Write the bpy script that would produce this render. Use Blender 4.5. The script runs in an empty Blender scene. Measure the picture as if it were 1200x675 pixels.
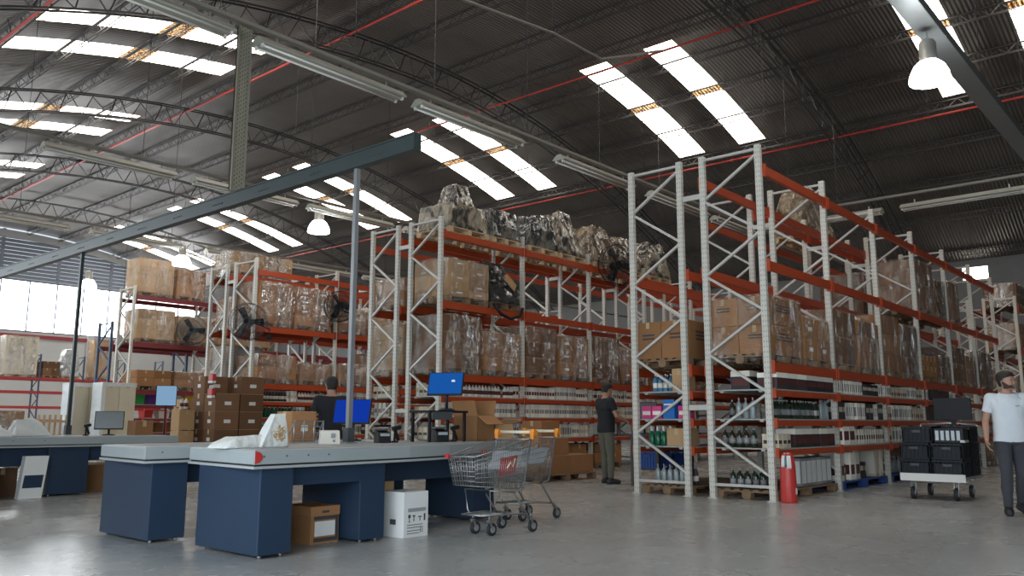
import bpy, bmesh, math, random
from mathutils import Vector, Matrix, noise
random.seed(11)
SC = bpy.context.scene
COL = SC.collection
PI = math.pi
R = math.radians

# ------------------------------------------------------------------ mesh builder
class MB:
    def __init__(s):
        s.v, s.f, s.m, s.s = [], [], [], []
    def add(s, vs, fs, m=0, smooth=False):
        b = len(s.v)
        s.v.extend([tuple(x) for x in vs])
        for f in fs:
            s.f.append([b + i for i in f]); s.m.append(m); s.s.append(smooth)
        return s
    def bx(s, x0, x1, y0, y1, z0, z1, m=0):
        vs = [(x0,y0,z0),(x1,y0,z0),(x1,y1,z0),(x0,y1,z0),(x0,y0,z1),(x1,y0,z1),(x1,y1,z1),(x0,y1,z1)]
        return s.add(vs, [(0,3,2,1),(4,5,6,7),(0,1,5,4),(1,2,6,5),(2,3,7,6),(3,0,4,7)], m)
    def obox(s, c, ax, ay, az, m=0):
        c = Vector(c); ax, ay, az = Vector(ax), Vector(ay), Vector(az)
        vs = [c - ax - ay - az, c + ax - ay - az, c + ax + ay - az, c - ax + ay - az,
              c - ax - ay + az, c + ax - ay + az, c + ax + ay + az, c - ax + ay + az]
        return s.add(vs, [(0,3,2,1),(4,5,6,7),(0,1,5,4),(1,2,6,5),(2,3,7,6),(3,0,4,7)], m)
    def rbox(s, c, w, d, h, rz=0, m=0, tilt=0):
        M = Matrix.Rotation(rz, 3, 'Z') @ Matrix.Rotation(tilt, 3, 'Y')
        return s.obox(c, M @ Vector((w/2,0,0)), M @ Vector((0,d/2,0)), M @ Vector((0,0,h/2)), m)
    def bar(s, p, q, w, h, m=0, up=(0,0,1)):
        p, q = Vector(p), Vector(q); d = (q - p); L = d.length
        if L < 1e-6: return s
        d.normalize(); u = Vector(up)
        if abs(d.dot(u)) > .98: u = Vector((1,0,0))
        r = d.cross(u).normalized(); u = r.cross(d).normalized()
        return s.obox((p + q) / 2, d * (L/2), r * (w/2), u * (h/2), m)
    def tube(s, pts, r, n=8, m=0, closed=False, rs=None):
        pts = [Vector(p) for p in pts]; N = len(pts); vs = []
        ref = Vector((0,0,1))
        t0 = (pts[1] - pts[0]).normalized()
        if abs(t0.dot(ref)) > .95: ref = Vector((1,0,0))
        for i, p in enumerate(pts):
            a = pts[i-1] if (i > 0 or closed) else p
            b = pts[(i+1) % N] if (i < N-1 or closed) else p
            t = (b - a).normalized()
            u = t.cross(ref)
            if u.length < 1e-4: u = t.cross(Vector((0,1,0)))
            u.normalize(); w = t.cross(u)
            ref = w.cross(t) if False else ref
            rr = rs[i] if rs else r
            for k in range(n):
                an = 2*PI*k/n
                vs.append(p + u*(rr*math.cos(an)) + w*(rr*math.sin(an)))
        fs = []
        for i in range(N if closed else N-1):
            j = (i+1) % N
            for k in range(n):
                l = (k+1) % n
                fs.append((i*n+k, j*n+k, j*n+l, i*n+l))
        s.add(vs, fs, m, True)
        if not closed:
            b = len(s.v) - len(vs)
            s.f.append([b+k for k in range(n)]); s.m.append(m); s.s.append(False)
            s.f.append([b+(N-1)*n+k for k in reversed(range(n))]); s.m.append(m); s.s.append(False)
        return s
    def cyl(s, p, q, r, n=12, m=0, r2=None):
        return s.tube([p, q], r, n, m, rs=[r, r if r2 is None else r2])
    def lathe(s, prof, n=14, c=(0,0,0), m=0, M=None):
        vs, fs = [], []
        c = Vector(c)
        for (r, z) in prof:
            for k in range(n):
                p = Vector((r*math.cos(2*PI*k/n), r*math.sin(2*PI*k/n), z))
                if M is not None: p = M @ p
                vs.append(c + p)
        for i in range(len(prof)-1):
            for k in range(n):
                l = (k+1) % n
                fs.append((i*n+k, i*n+l, (i+1)*n+l, (i+1)*n+k))
        fs.append(tuple(reversed(range(n)))); fs.append(tuple((len(prof)-1)*n + k for k in range(n)))
        return s.add(vs, fs, m, True)
    def prism(s, poly, z0, z1, m=0):
        n = len(poly)
        vs = [(x,y,z0) for x,y in poly] + [(x,y,z1) for x,y in poly]
        fs = [tuple(reversed(range(n))), tuple(range(n,2*n))]
        for k in range(n):
            l = (k+1) % n
            fs.append((k, l, n+l, n+k))
        return s.add(vs, fs, m)
    def mesh(s, name, mats):
        me = bpy.data.meshes.new(name)
        me.from_pydata(s.v, [], s.f)
        if not isinstance(mats, (list, tuple)): mats = [mats]
        for m in mats: me.materials.append(m)
        me.polygons.foreach_set('material_index', s.m)
        me.polygons.foreach_set('use_smooth', s.s)
        me.update()
        return me
    def build(s, name, mats, parent=None, loc=None, bevel=0):
        return link(name, s.mesh(name, mats), parent, loc, bevel)

def link(name, me, parent=None, loc=None, bevel=0):
    o = bpy.data.objects.new(name, me); COL.objects.link(o)
    if parent is not None: o.parent = parent
    if loc is not None: o.location = loc
    if bevel:
        b = o.modifiers.new('bevel', 'BEVEL'); b.width = bevel; b.segments = 2; b.limit_method = 'ANGLE'
    return o

def empty(name, loc=(0,0,0), rz=0):
    o = bpy.data.objects.new(name, None); COL.objects.link(o)
    o.location = loc; o.rotation_euler = (0,0,rz); o.empty_display_size = .1
    return o

def tag(o, label, cat, group=None):
    o['label'] = label; o['category'] = cat
    if group: o['group'] = group
    elif 'group' in o: del o['group']
    return o

def struct(o):
    o['kind'] = 'structure'; return o

def dup(root, loc, rz=None, label=None, group=None, scale=None):
    r = root.copy(); COL.objects.link(r); r.location = loc
    if rz is not None: r.rotation_euler = (0,0,rz)
    if scale is not None: r.scale = scale
    if label: r['label'] = label
    if group: r['group'] = group
    elif 'group' in r: del r['group']
    for ch in list(root.children):
        c = ch.copy(); COL.objects.link(c); c.parent = r
        for g in list(ch.children):
            d = g.copy(); COL.objects.link(d); d.parent = c
    return r

# ------------------------------------------------------------------ materials
def new_mat(name):
    m = bpy.data.materials.new(name); m.use_nodes = True
    nt = m.node_tree; nt.nodes.clear()
    out = nt.nodes.new('ShaderNodeOutputMaterial')
    return m, nt, out

def N(nt, t, **kw):
    n = nt.nodes.new(t)
    for k, v in kw.items(): setattr(n, k, v)
    return n

def mat(name, col, rough=.5, metal=0, var=.1, scale=6., bump=0, bscale=30., rand=0, spec=.5, coat=0, trans=0):
    m, nt, out = new_mat(name)
    L = nt.links
    b = N(nt, 'ShaderNodeBsdfPrincipled')
    b.inputs['Roughness'].default_value = rough; b.inputs['Metallic'].default_value = metal
    b.inputs['Specular IOR Level'].default_value = spec
    if coat: b.inputs['Coat Weight'].default_value = coat; b.inputs['Coat Roughness'].default_value = .15
    tc = N(nt, 'ShaderNodeTexCoord')
    no = N(nt, 'ShaderNodeTexNoise'); no.inputs['Scale'].default_value = scale; no.inputs['Detail'].default_value = 4
    L.new(tc.outputs['Object'], no.inputs['Vector'])
    mx = N(nt, 'ShaderNodeMixRGB')
    mx.inputs[1].default_value = (*[max(0, c*(1-var)) for c in col], 1)
    mx.inputs[2].default_value = (*[min(1, c*(1+var)) for c in col], 1)
    L.new(no.outputs['Fac'], mx.inputs[0])
    src = mx.outputs[0]
    if rand:
        oi = N(nt, 'ShaderNodeObjectInfo')
        mr = N(nt, 'ShaderNodeMapRange'); mr.inputs[3].default_value = 1-rand; mr.inputs[4].default_value = 1+rand
        L.new(oi.outputs['Random'], mr.inputs[0])
        hs = N(nt, 'ShaderNodeHueSaturation'); L.new(mr.outputs[0], hs.inputs['Value']); L.new(src, hs.inputs['Color'])
        src = hs.outputs[0]
    L.new(src, b.inputs['Base Color'])
    if bump:
        n2 = N(nt, 'ShaderNodeTexNoise'); n2.inputs['Scale'].default_value = bscale; n2.inputs['Detail'].default_value = 5
        L.new(tc.outputs['Object'], n2.inputs['Vector'])
        bp = N(nt, 'ShaderNodeBump'); bp.inputs['Strength'].default_value = bump; bp.inputs['Distance'].default_value = .05
        L.new(n2.outputs['Fac'], bp.inputs['Height']); L.new(bp.outputs[0], b.inputs['Normal'])
    L.new(b.outputs[0], out.inputs[0])
    return m

def emit(name, col, st):
    m, nt, out = new_mat(name)
    e = N(nt, 'ShaderNodeEmission'); e.inputs[0].default_value = (*col, 1); e.inputs[1].default_value = st
    nt.links.new(e.outputs[0], out.inputs[0])
    return m

def film(name, tint, alpha, rough=.12, bump=.9, bscale=7., base=(.5,.48,.44), metal=.85, spread=.14):
    """stretch film: a glossy skin that lets part of what is under it show through"""
    m, nt, out = new_mat(name); L = nt.links
    tr = N(nt, 'ShaderNodeBsdfTransparent'); tr.inputs[0].default_value = (*tint, 1)
    p = N(nt, 'ShaderNodeBsdfPrincipled'); p.inputs['Base Color'].default_value = (*base, 1); p.inputs['Metallic'].default_value = metal
    p.inputs['Roughness'].default_value = rough; p.inputs['Specular IOR Level'].default_value = .8
    tc = N(nt, 'ShaderNodeTexCoord'); mp = N(nt, 'ShaderNodeMapping'); mp.inputs['Scale'].default_value = (1, 1, .45)
    n1 = N(nt, 'ShaderNodeTexNoise'); n1.inputs['Scale'].default_value = bscale; n1.inputs['Detail'].default_value = 6; n1.inputs['Distortion'].default_value = 1.5
    L.new(tc.outputs['Object'], mp.inputs[0]); L.new(mp.outputs[0], n1.inputs['Vector'])
    bp = N(nt, 'ShaderNodeBump'); bp.inputs['Strength'].default_value = bump; bp.inputs['Distance'].default_value = .3
    L.new(n1.outputs['Fac'], bp.inputs['Height']); L.new(bp.outputs[0], p.inputs['Normal'])
    n2 = N(nt, 'ShaderNodeTexNoise'); n2.inputs['Scale'].default_value = bscale*.6; n2.inputs['Detail'].default_value = 5
    L.new(mp.outputs[0], n2.inputs['Vector'])
    mr = N(nt, 'ShaderNodeMapRange'); mr.inputs[1].default_value = .35; mr.inputs[2].default_value = .65
    mr.inputs[3].default_value = max(0, alpha-spread); mr.inputs[4].default_value = min(1, alpha+spread)
    L.new(n2.outputs['Fac'], mr.inputs[0])
    mx = N(nt, 'ShaderNodeMixShader')
    L.new(mr.outputs[0], mx.inputs[0]); L.new(tr.outputs[0], mx.inputs[1]); L.new(p.outputs[0], mx.inputs[2])
    L.new(mx.outputs[0], out.inputs[0])
    return m

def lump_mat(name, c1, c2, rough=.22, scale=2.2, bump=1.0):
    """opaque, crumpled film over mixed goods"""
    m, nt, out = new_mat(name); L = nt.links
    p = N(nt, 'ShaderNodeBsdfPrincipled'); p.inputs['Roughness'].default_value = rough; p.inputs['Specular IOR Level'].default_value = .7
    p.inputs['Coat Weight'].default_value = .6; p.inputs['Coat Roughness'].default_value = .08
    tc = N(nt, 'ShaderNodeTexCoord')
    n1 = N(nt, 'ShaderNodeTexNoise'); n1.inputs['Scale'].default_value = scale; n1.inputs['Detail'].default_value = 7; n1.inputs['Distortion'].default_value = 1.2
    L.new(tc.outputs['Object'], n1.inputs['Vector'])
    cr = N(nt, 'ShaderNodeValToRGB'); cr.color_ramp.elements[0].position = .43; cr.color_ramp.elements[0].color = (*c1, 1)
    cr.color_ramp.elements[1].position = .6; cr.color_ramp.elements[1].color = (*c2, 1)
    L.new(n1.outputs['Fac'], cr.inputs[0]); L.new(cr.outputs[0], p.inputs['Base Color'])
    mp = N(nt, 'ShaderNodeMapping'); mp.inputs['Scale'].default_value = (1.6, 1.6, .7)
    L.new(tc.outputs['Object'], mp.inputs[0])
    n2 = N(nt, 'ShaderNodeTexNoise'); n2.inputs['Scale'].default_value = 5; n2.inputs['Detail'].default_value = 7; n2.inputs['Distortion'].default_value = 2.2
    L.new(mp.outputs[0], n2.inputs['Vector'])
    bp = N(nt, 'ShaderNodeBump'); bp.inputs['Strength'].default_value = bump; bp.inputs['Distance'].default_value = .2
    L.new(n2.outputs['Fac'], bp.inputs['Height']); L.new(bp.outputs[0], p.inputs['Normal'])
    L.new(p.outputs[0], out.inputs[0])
    return m

def floor_mat():
    m, nt, out = new_mat('polished_concrete'); L = nt.links
    p = N(nt, 'ShaderNodeBsdfPrincipled'); tc = N(nt, 'ShaderNodeTexCoord')
    n1 = N(nt, 'ShaderNodeTexNoise'); n1.inputs['Scale'].default_value = .55; n1.inputs['Detail'].default_value = 9; n1.inputs['Roughness'].default_value = .62
    L.new(tc.outputs['Object'], n1.inputs['Vector'])
    cr = N(nt, 'ShaderNodeValToRGB'); e = cr.color_ramp.elements
    e[0].position = .3; e[0].color = (.325, .33, .325, 1); e[1].position = .7; e[1].color = (.41, .415, .405, 1)
    L.new(n1.outputs['Fac'], cr.inputs[0])
    n3 = N(nt, 'ShaderNodeTexNoise'); n3.inputs['Scale'].default_value = 14; n3.inputs['Detail'].default_value = 8
    L.new(tc.outputs['Object'], n3.inputs['Vector'])
    mx = N(nt, 'ShaderNodeMixRGB', blend_type='OVERLAY'); mx.inputs[0].default_value = .18
    L.new(cr.outputs[0], mx.inputs[1]); L.new(n3.outputs['Fac'], mx.inputs[2])
    # saw-cut joints every 5 m
    sp = N(nt, 'ShaderNodeSeparateXYZ'); L.new(tc.outputs['Object'], sp.inputs[0])
    js = []
    for ax, off in (('X', 1.3), ('Y', 2.2)):
        a = N(nt, 'ShaderNodeMath', operation='ADD'); a.inputs[1].default_value = off; L.new(sp.outputs[ax], a.inputs[0])
        d = N(nt, 'ShaderNodeMath', operation='PINGPONG'); d.inputs[1].default_value = 2.5; L.new(a.outputs[0], d.inputs[0])
        c = N(nt, 'ShaderNodeMath', operation='LESS_THAN'); c.inputs[1].default_value = .005; L.new(d.outputs[0], c.inputs[0])
        js.append(c)
    mxm = N(nt, 'ShaderNodeMath', operation='MAXIMUM'); L.new(js[0].outputs[0], mxm.inputs[0]); L.new(js[1].outputs[0], mxm.inputs[1])
    mj = N(nt, 'ShaderNodeMixRGB'); mj.inputs[2].default_value = (.26,.26,.25,1); L.new(mxm.outputs[0], mj.inputs[0]); L.new(mx.outputs[0], mj.inputs[1])
    L.new(mj.outputs[0], p.inputs['Base Color'])
    n2 = N(nt, 'ShaderNodeTexNoise'); n2.inputs['Scale'].default_value = 1.4; n2.inputs['Detail'].default_value = 8
    L.new(tc.outputs['Object'], n2.inputs['Vector'])
    mr = N(nt, 'ShaderNodeMapRange'); mr.inputs[3].default_value = .2; mr.inputs[4].default_value = .34; L.new(n2.outputs['Fac'], mr.inputs[0])
    L.new(mr.outputs[0], p.inputs['Roughness'])
    bp = N(nt, 'ShaderNodeBump'); bp.inputs['Strength'].default_value = .06; bp.inputs['Distance'].default_value = .02
    L.new(n3.outputs['Fac'], bp.inputs['Height']); L.new(bp.outputs[0], p.inputs['Normal'])
    L.new(p.outputs[0], out.inputs[0])
    return m

def roof_mat():
    m, nt, out = new_mat('corrugated_sheet'); L = nt.links
    p = N(nt, 'ShaderNodeBsdfPrincipled'); tc = N(nt, 'ShaderNodeTexCoord')
    p.inputs['Roughness'].default_value = .42; p.inputs['Metallic'].default_value = .35
    n1 = N(nt, 'ShaderNodeTexNoise'); n1.inputs['Scale'].default_value = .35; n1.inputs['Detail'].default_value = 6
    L.new(tc.outputs['Object'], n1.inputs['Vector'])
    cr = N(nt, 'ShaderNodeValToRGB'); e = cr.color_ramp.elements
    e[0].position = .3; e[0].color = (.105,.092,.080,1); e[1].position = .7; e[1].color = (.17,.15,.135,1)
    L.new(n1.outputs['Fac'], cr.inputs[0]); L.new(cr.outputs[0], p.inputs['Base Color'])
    sp = N(nt, 'ShaderNodeSeparateXYZ'); L.new(tc.outputs['Object'], sp.inputs[0])
    ml = N(nt, 'ShaderNodeMath', operation='MULTIPLY'); ml.inputs[1].default_value = 2*PI/.13; L.new(sp.outputs['Y'], ml.inputs[0])
    sn = N(nt, 'ShaderNodeMath', operation='SINE'); L.new(ml.outputs[0], sn.inputs[0])
    bp = N(nt, 'ShaderNodeBump'); bp.inputs['Strength'].default_value = 1; bp.inputs['Distance'].default_value = .013
    L.new(sn.outputs[0], bp.inputs['Height']); L.new(bp.outputs[0], p.inputs['Normal'])
    L.new(p.outputs[0], out.inputs[0])
    return m

def holes_mat(name, col):
    """painted rack steel with the rows of slots punched up its faces"""
    m, nt, out = new_mat(name); L = nt.links
    p = N(nt, 'ShaderNodeBsdfPrincipled'); p.inputs['Roughness'].default_value = .4
    tc = N(nt, 'ShaderNodeTexCoord'); sp = N(nt, 'ShaderNodeSeparateXYZ'); L.new(tc.outputs['Object'], sp.inputs[0])
    def M(op, a, b=None):
        n = N(nt, 'ShaderNodeMath', operation=op)
        for i, x in enumerate((a, b)):
            if x is None: continue
            if isinstance(x, (int, float)): n.inputs[i].default_value = x
            else: L.new(x, n.inputs[i])
        return n.outputs[0]
    zf = M('LESS_THAN', M('FRACT', M('MULTIPLY', sp.outputs['Z'], 13.3)), .34)
    cy = M('LESS_THAN', M('ABSOLUTE', M('SUBTRACT', M('ABSOLUTE', sp.outputs['Y']), .022)), .006)
    cx = M('LESS_THAN', M('ABSOLUTE', M('SUBTRACT', M('ABSOLUTE', sp.outputs['X']), .02)), .006)
    hole = M('MULTIPLY', zf, M('MAXIMUM', cy, cx))
    no = N(nt, 'ShaderNodeTexNoise'); no.inputs['Scale'].default_value = 5; no.inputs['Detail'].default_value = 5; L.new(tc.outputs['Object'], no.inputs['Vector'])
    a = N(nt, 'ShaderNodeMixRGB'); a.inputs[1].default_value = (*[c*.85 for c in col],1); a.inputs[2].default_value = (*[min(1,c*1.1) for c in col],1); L.new(no.outputs['Fac'], a.inputs[0])
    b = N(nt, 'ShaderNodeMixRGB'); b.inputs[2].default_value = (.30,.29,.26,1); L.new(hole, b.inputs[0]); L.new(a.outputs[0], b.inputs[1])
    L.new(b.outputs[0], p.inputs['Base Color']); L.new(p.outputs[0], out.inputs[0])
    return m

def carton_mat(name, col, rand=.22):
    return mat(name, col, rough=.75, var=.12, scale=3, bump=.15, bscale=25, rand=rand, spec=.12)

M = {}
M['floor'] = floor_mat()
M['roof'] = roof_mat()
M['steel_dark'] = mat('dark_steel', (.07,.066,.064), .5, .4)
M['rust'] = mat('rusty_lap', (.30,.13,.03), .8, 0, .5, 12)
M['pipe_red'] = mat('red_pipe', (.42,.04,.03), .4, 0, .15)
M['skylight'] = emit('daylit_fibreglass', (1,.935,.84), 8.5)
def lap_mat():
    m, nt, out = new_mat('daylit_stained_lap'); L = nt.links
    e = N(nt, 'ShaderNodeEmission'); e.inputs[1].default_value = 1.5
    tc = N(nt, 'ShaderNodeTexCoord'); sp = N(nt, 'ShaderNodeSeparateXYZ'); L.new(tc.outputs['Object'], sp.inputs[0])
    no = N(nt, 'ShaderNodeTexNoise'); no.inputs['Scale'].default_value = 7; no.inputs['Detail'].default_value = 6; L.new(tc.outputs['Object'], no.inputs['Vector'])
    ml = N(nt, 'ShaderNodeMath', operation='MULTIPLY'); ml.inputs[1].default_value = 2*PI/.13; L.new(sp.outputs['Y'], ml.inputs[0])
    sn = N(nt, 'ShaderNodeMath', operation='SINE'); L.new(ml.outputs[0], sn.inputs[0])
    ad = N(nt, 'ShaderNodeMath', operation='MULTIPLY_ADD'); ad.inputs[1].default_value = .16; L.new(sn.outputs[0], ad.inputs[0]); L.new(no.outputs['Fac'], ad.inputs[2])
    cr = N(nt, 'ShaderNodeValToRGB'); q = cr.color_ramp.elements; q[0].position = .36; q[0].color = (.05,.018,.006,1); q[1].position = .66; q[1].color = (1,.72,.40,1)
    k = cr.color_ramp.elements.new(.5); k.color = (.42,.17,.04,1)
    L.new(ad.outputs[0], cr.inputs[0]); L.new(cr.outputs[0], e.inputs[0]); L.new(e.outputs[0], out.inputs[0])
    return m
M['skylap'] = lap_mat()
M['gable_glass'] = emit('daylit_gable_glazing', (.93,.97,1), 8.)
M['louvre_gap'] = emit('daylight_behind_louvres', (.85,.92,1), .9)
M['door_light'] = emit('daylit_door_curtain', (.80,.91,1), 6.)
M['side_glass'] = emit('daylit_side_glazing', (.86,.94,1), 6.5)
M['wall_white'] = mat('white_wall', (.62,.64,.64), .8, 0, .08, 1.5)
M['wall_grey'] = mat('grey_block_wall', (.2,.2,.2), .85, 0, .15, 2)
M['louvre'] = mat('louvre_slat', (.25,.29,.35), .6)
M['red_beam'] = mat('red_wall_beam', (.36,.06,.07), .5)
M['rack_white'] = holes_mat('white_rack_steel', (.64,.61,.54))
M['rack_brace'] = mat('rack_brace_steel', (.56,.54,.50), .4, .1, .1)
M['rack_blue'] = holes_mat('blue_rack_steel', (.05,.09,.17))
M['brace_blue'] = mat('blue_brace_steel', (.05,.09,.17), .45)
M['rack_green'] = mat('green_rack_steel', (.05,.12,.12), .45)
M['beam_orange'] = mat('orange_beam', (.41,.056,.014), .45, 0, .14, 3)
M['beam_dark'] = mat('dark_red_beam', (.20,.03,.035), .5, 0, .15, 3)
M['deck'] = mat('grey_shelf_deck', (.42,.41,.38), .5, .2)
M['deck_wood'] = mat('chipboard_deck', (.30,.20,.11), .8)
M['wood'] = mat('pallet_wood', (.25,.155,.085), .8, 0, .25, 9, .2, 30, .15)
M['wood_light'] = mat('light_pallet_wood', (.55,.40,.24), .8, 0, .2, 9, .2, 30)
M['blue_plastic'] = mat('blue_plastic', (.02,.07,.28), .4)
M['carton'] = carton_mat('brown_carton', (.34,.172,.078))
M['carton_dk'] = carton_mat('dark_brown_carton', (.18,.098,.055))
M['carton_lt'] = carton_mat('light_carton', (.47,.30,.16))
M['tape'] = mat('packing_tape', (.50,.36,.2), .3, 0, .1)
M['paper'] = mat('white_paper', (.72,.72,.70), .7, 0, .04)
M['ink'] = mat('dark_print', (.05,.05,.055), .7)
M['film'] = film('clear_stretch_film', (.97,.96,.95), .30, .12, 1.0, 4.2, base=(.97,.95,.92), spread=.26)
M['film_thin'] = film('thin_stretch_film', (.98,.97,.96), .15, .12, 1.0, 4.2, base=(.97,.95,.92), spread=.14)
M['film_white'] = film('white_stretch_film', (.95,.95,.95), .55, .3, base=(.8,.82,.82), metal=0)
M['wrap_white'] = mat('white_sheet_wrap', (.72,.74,.74), .4, 0, .06, 5, .7, 9)
M['carton_beige'] = carton_mat('beige_carton', (.62,.56,.43), .1)
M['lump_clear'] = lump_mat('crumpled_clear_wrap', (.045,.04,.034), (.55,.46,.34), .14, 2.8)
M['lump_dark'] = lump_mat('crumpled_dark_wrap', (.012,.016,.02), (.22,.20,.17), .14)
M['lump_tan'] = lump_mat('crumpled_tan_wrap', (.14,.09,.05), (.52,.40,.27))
M['black_bag'] = lump_mat('black_plastic_sheet', (.008,.008,.009), (.03,.03,.034), .2)
M['lump_white'] = lump_mat('crumpled_white_wrap', (.5,.52,.53), (.8,.82,.82), .35)
M['counter_blue'] = mat('blue_counter_laminate', (.019,.038,.072), .45, 0, .05, 2, spec=.35)
M['counter_navy'] = mat('navy_counter_laminate', (.024,.036,.062), .42, 0, .06, 2)
M['counter_side'] = mat('grey_counter_side', (.33,.365,.37), .42, 0, .06, 5)
M['counter_rim'] = mat('light_counter_rim', (.45,.47,.47), .35, .2, .05)
M['rubber'] = mat('black_rubber', (.018,.018,.02), .6)
M['belt'] = mat('grey_belt', (.33,.34,.33), .55)
M['red'] = mat('red_plastic', (.50,.035,.03), .42)
M['orange'] = mat('orange_plastic', (.72,.24,.02), .4)
M['cream'] = mat('cream_plastic', (.66,.58,.42), .45)
M['chrome'] = mat('zinc_wire', (.30,.30,.295), .35, .7, .08)
M['steel'] = mat('galvanised_steel', (.40,.41,.42), .4, .7, .12)
M['teal_steel'] = mat('teal_painted_steel', (.042,.056,.057), .45, .2, .12, 4)
M['tray_grey'] = mat('grey_tray_steel', (.21,.22,.215), .4, .3, .1, 4)
M['tray_dim'] = mat('dull_tray_steel', (.20,.19,.165), .5, .3, .12, 4)
M['batten'] = mat('batten_enamel', (.37,.355,.30), .45, 0, .06)
M['perf'] = mat('perforated_tray', (.27,.25,.19), .5, .2, .15, 4)
M['black'] = mat('black_plastic', (.010,.010,.012), .5, spec=.3)
M['darkgrey'] = mat('dark_grey_plastic', (.06,.065,.07), .5)
M['grey'] = mat('grey_plastic', (.30,.32,.33), .5)
M['white'] = mat('white_enamel', (.70,.69,.64), .42, 0, .05)
M['tube_off'] = mat('unlit_fluorescent_tube', (.74,.72,.66), .25)
M['screen_blue'] = emit('blue_screen', (.012,.115,.46), .75)
M['screen_deep'] = emit('deep_blue_screen', (.008,.05,.46), .7)
M['screen_icon'] = emit('white_screen_icon', (.8,.9,1), .8)
M['lamp'] = emit('lit_lamp_bowl', (.93,.97,1), 28.)
M['lamp_metal'] = mat('lamp_housing', (.45,.43,.38), .4, .5)
M['skin'] = mat('skin', (.40,.215,.145), .5, 0, .06, 20)
M['hair'] = mat('dark_hair', (.018,.013,.010), .6, 0, .3, 60, .4, 90)
M['beard'] = mat('short_beard', (.045,.026,.018), .7, 0, .3, 60)
M['polo'] = mat('white_polo', (.66,.69,.73), .85, 0, .05, 12, .3, 9)
M['tee'] = mat('black_tee', (.012,.013,.016), .85, 0, .1, 12, .3, 9)
M['jeans'] = mat('charcoal_trousers', (.045,.047,.055), .85, 0, .15, 14, .3, 9)
M['khaki'] = mat('olive_trousers', (.12,.115,.085), .85, 0, .15, 14, .3, 9)
M['shoe'] = mat('dark_shoe', (.02,.02,.022), .6)
M['sole'] = mat('white_sole', (.6,.6,.58), .6)
M['eye'] = mat('eye', (.02,.015,.012), .2)
M['green'] = mat('green_plastic', (.03,.38,.08), .4)
M['yellow'] = mat('yellow_plastic', (.70,.45,.03), .4)
M['glass_dark'] = mat('dark_bottle', (.02,.035,.02), .12, 0, .2)
M['glass_blue'] = mat('blue_bottle', (.08,.22,.36), .15, 0, .2)
M['plastic_clear'] = mat('pale_bottle', (.30,.34,.35), .15, 0, .2)
M['brown_liq'] = mat('amber_bottle', (.20,.075,.03), .2, 0, .2)
M['green_bot'] = mat('green_bottle', (.01,.12,.06), .25, 0, .2)
M['pink'] = mat('pink_pack', (.62,.06,.22), .4)
M['bluepack'] = mat('blue_pack', (.02,.16,.48), .4)
M['pack_white'] = mat('white_pack', (.80,.75,.66), .6, 0, .06, 8, 0, 1, .2)
M['pack_cream'] = mat('cream_pack', (.60,.51,.38), .6, 0, .08, 8, 0, 1, .2)
M['pack_grey'] = mat('grey_pack', (.24,.24,.24), .6, 0, .08, 8, 0, 1, .35)
M['pack_dark'] = mat('dark_pack', (.035,.033,.035), .45, 0, .1, 8, 0, 1, .4)
M['pack_red'] = mat('dark_red_print', (.10,.022,.02), .45)
M['bag_white'] = mat('white_carrier_bag', (.70,.71,.68), .35, 0, .05, 6, .5, 14)
M['bag_print'] = mat('brown_print', (.50,.32,.15), .5)
M['crate'] = mat('black_crate', (.005,.006,.010), .45, spec=.25)
# ------------------------------------------------------------------ the hall
XC, ZC, RR = 19.4, -24.45, 38.746
XW0, XW1, YW0, YW1 = -1.5, 40.3, -12.0, 63.0
def rz_(x, d=0.): return ZC + math.sqrt((RR-d)**2 - (x-XC)**2)
def arc(x, d): # point of the vault at plan x, moved d towards its centre
    z = rz_(x); v = Vector((x-XC, z-ZC)).normalized()
    return (x - v.x*d, z - v.y*d)

fl = MB(); fl.bx(XW0-.3, XW1+.3, YW0-.3, YW1+.3, -.2, 0)
struct(fl.build('floor', M['floor']))

SKY_X = ((8.0, 15.4), (23.85, 31.15))
SKY_Y = []
for c in (4.95, 15.45, 26.15, 36.55, 47.0, 57.4):
    SKY_Y += [(c-1.95, c-.82), (c+.75, c+1.95)]
xs = sorted(set([XW0-.2, XW1+.2] + [a for p in SKY_X for a in p] + [XW0 + i*1.1 for i in range(0, 39)]))
xs = [x for i, x in enumerate(xs) if x <= XW1+.2 and (i == 0 or x - xs[i-1] > .02)]
ys = sorted(set([YW0-.2, YW1+.2] + [a for p in SKY_Y for a in p]))
rf = MB(); idx = {}
for i, x in enumerate(xs):
    for j, y in enumerate(ys):
        idx[i, j] = len(rf.v); rf.v.append((x, y, rz_(x)))
for i in range(len(xs)-1):
    xm = (xs[i]+xs[i+1])/2
    for j in range(len(ys)-1):
        ym = (ys[j]+ys[j+1])/2
        if any(a < xm < b for a, b in SKY_X) and any(a < ym < b for a, b in SKY_Y): continue
        rf.f.append([idx[i, j], idx[i, j+1], idx[i+1, j+1], idx[i+1, j]]); rf.m.append(0); rf.s.append(True)
ro = struct(rf.build('ceiling', M['roof']))
sd = ro.modifiers.new('thick', 'SOLIDIFY'); sd.thickness = .04; sd.offset = -1

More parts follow.
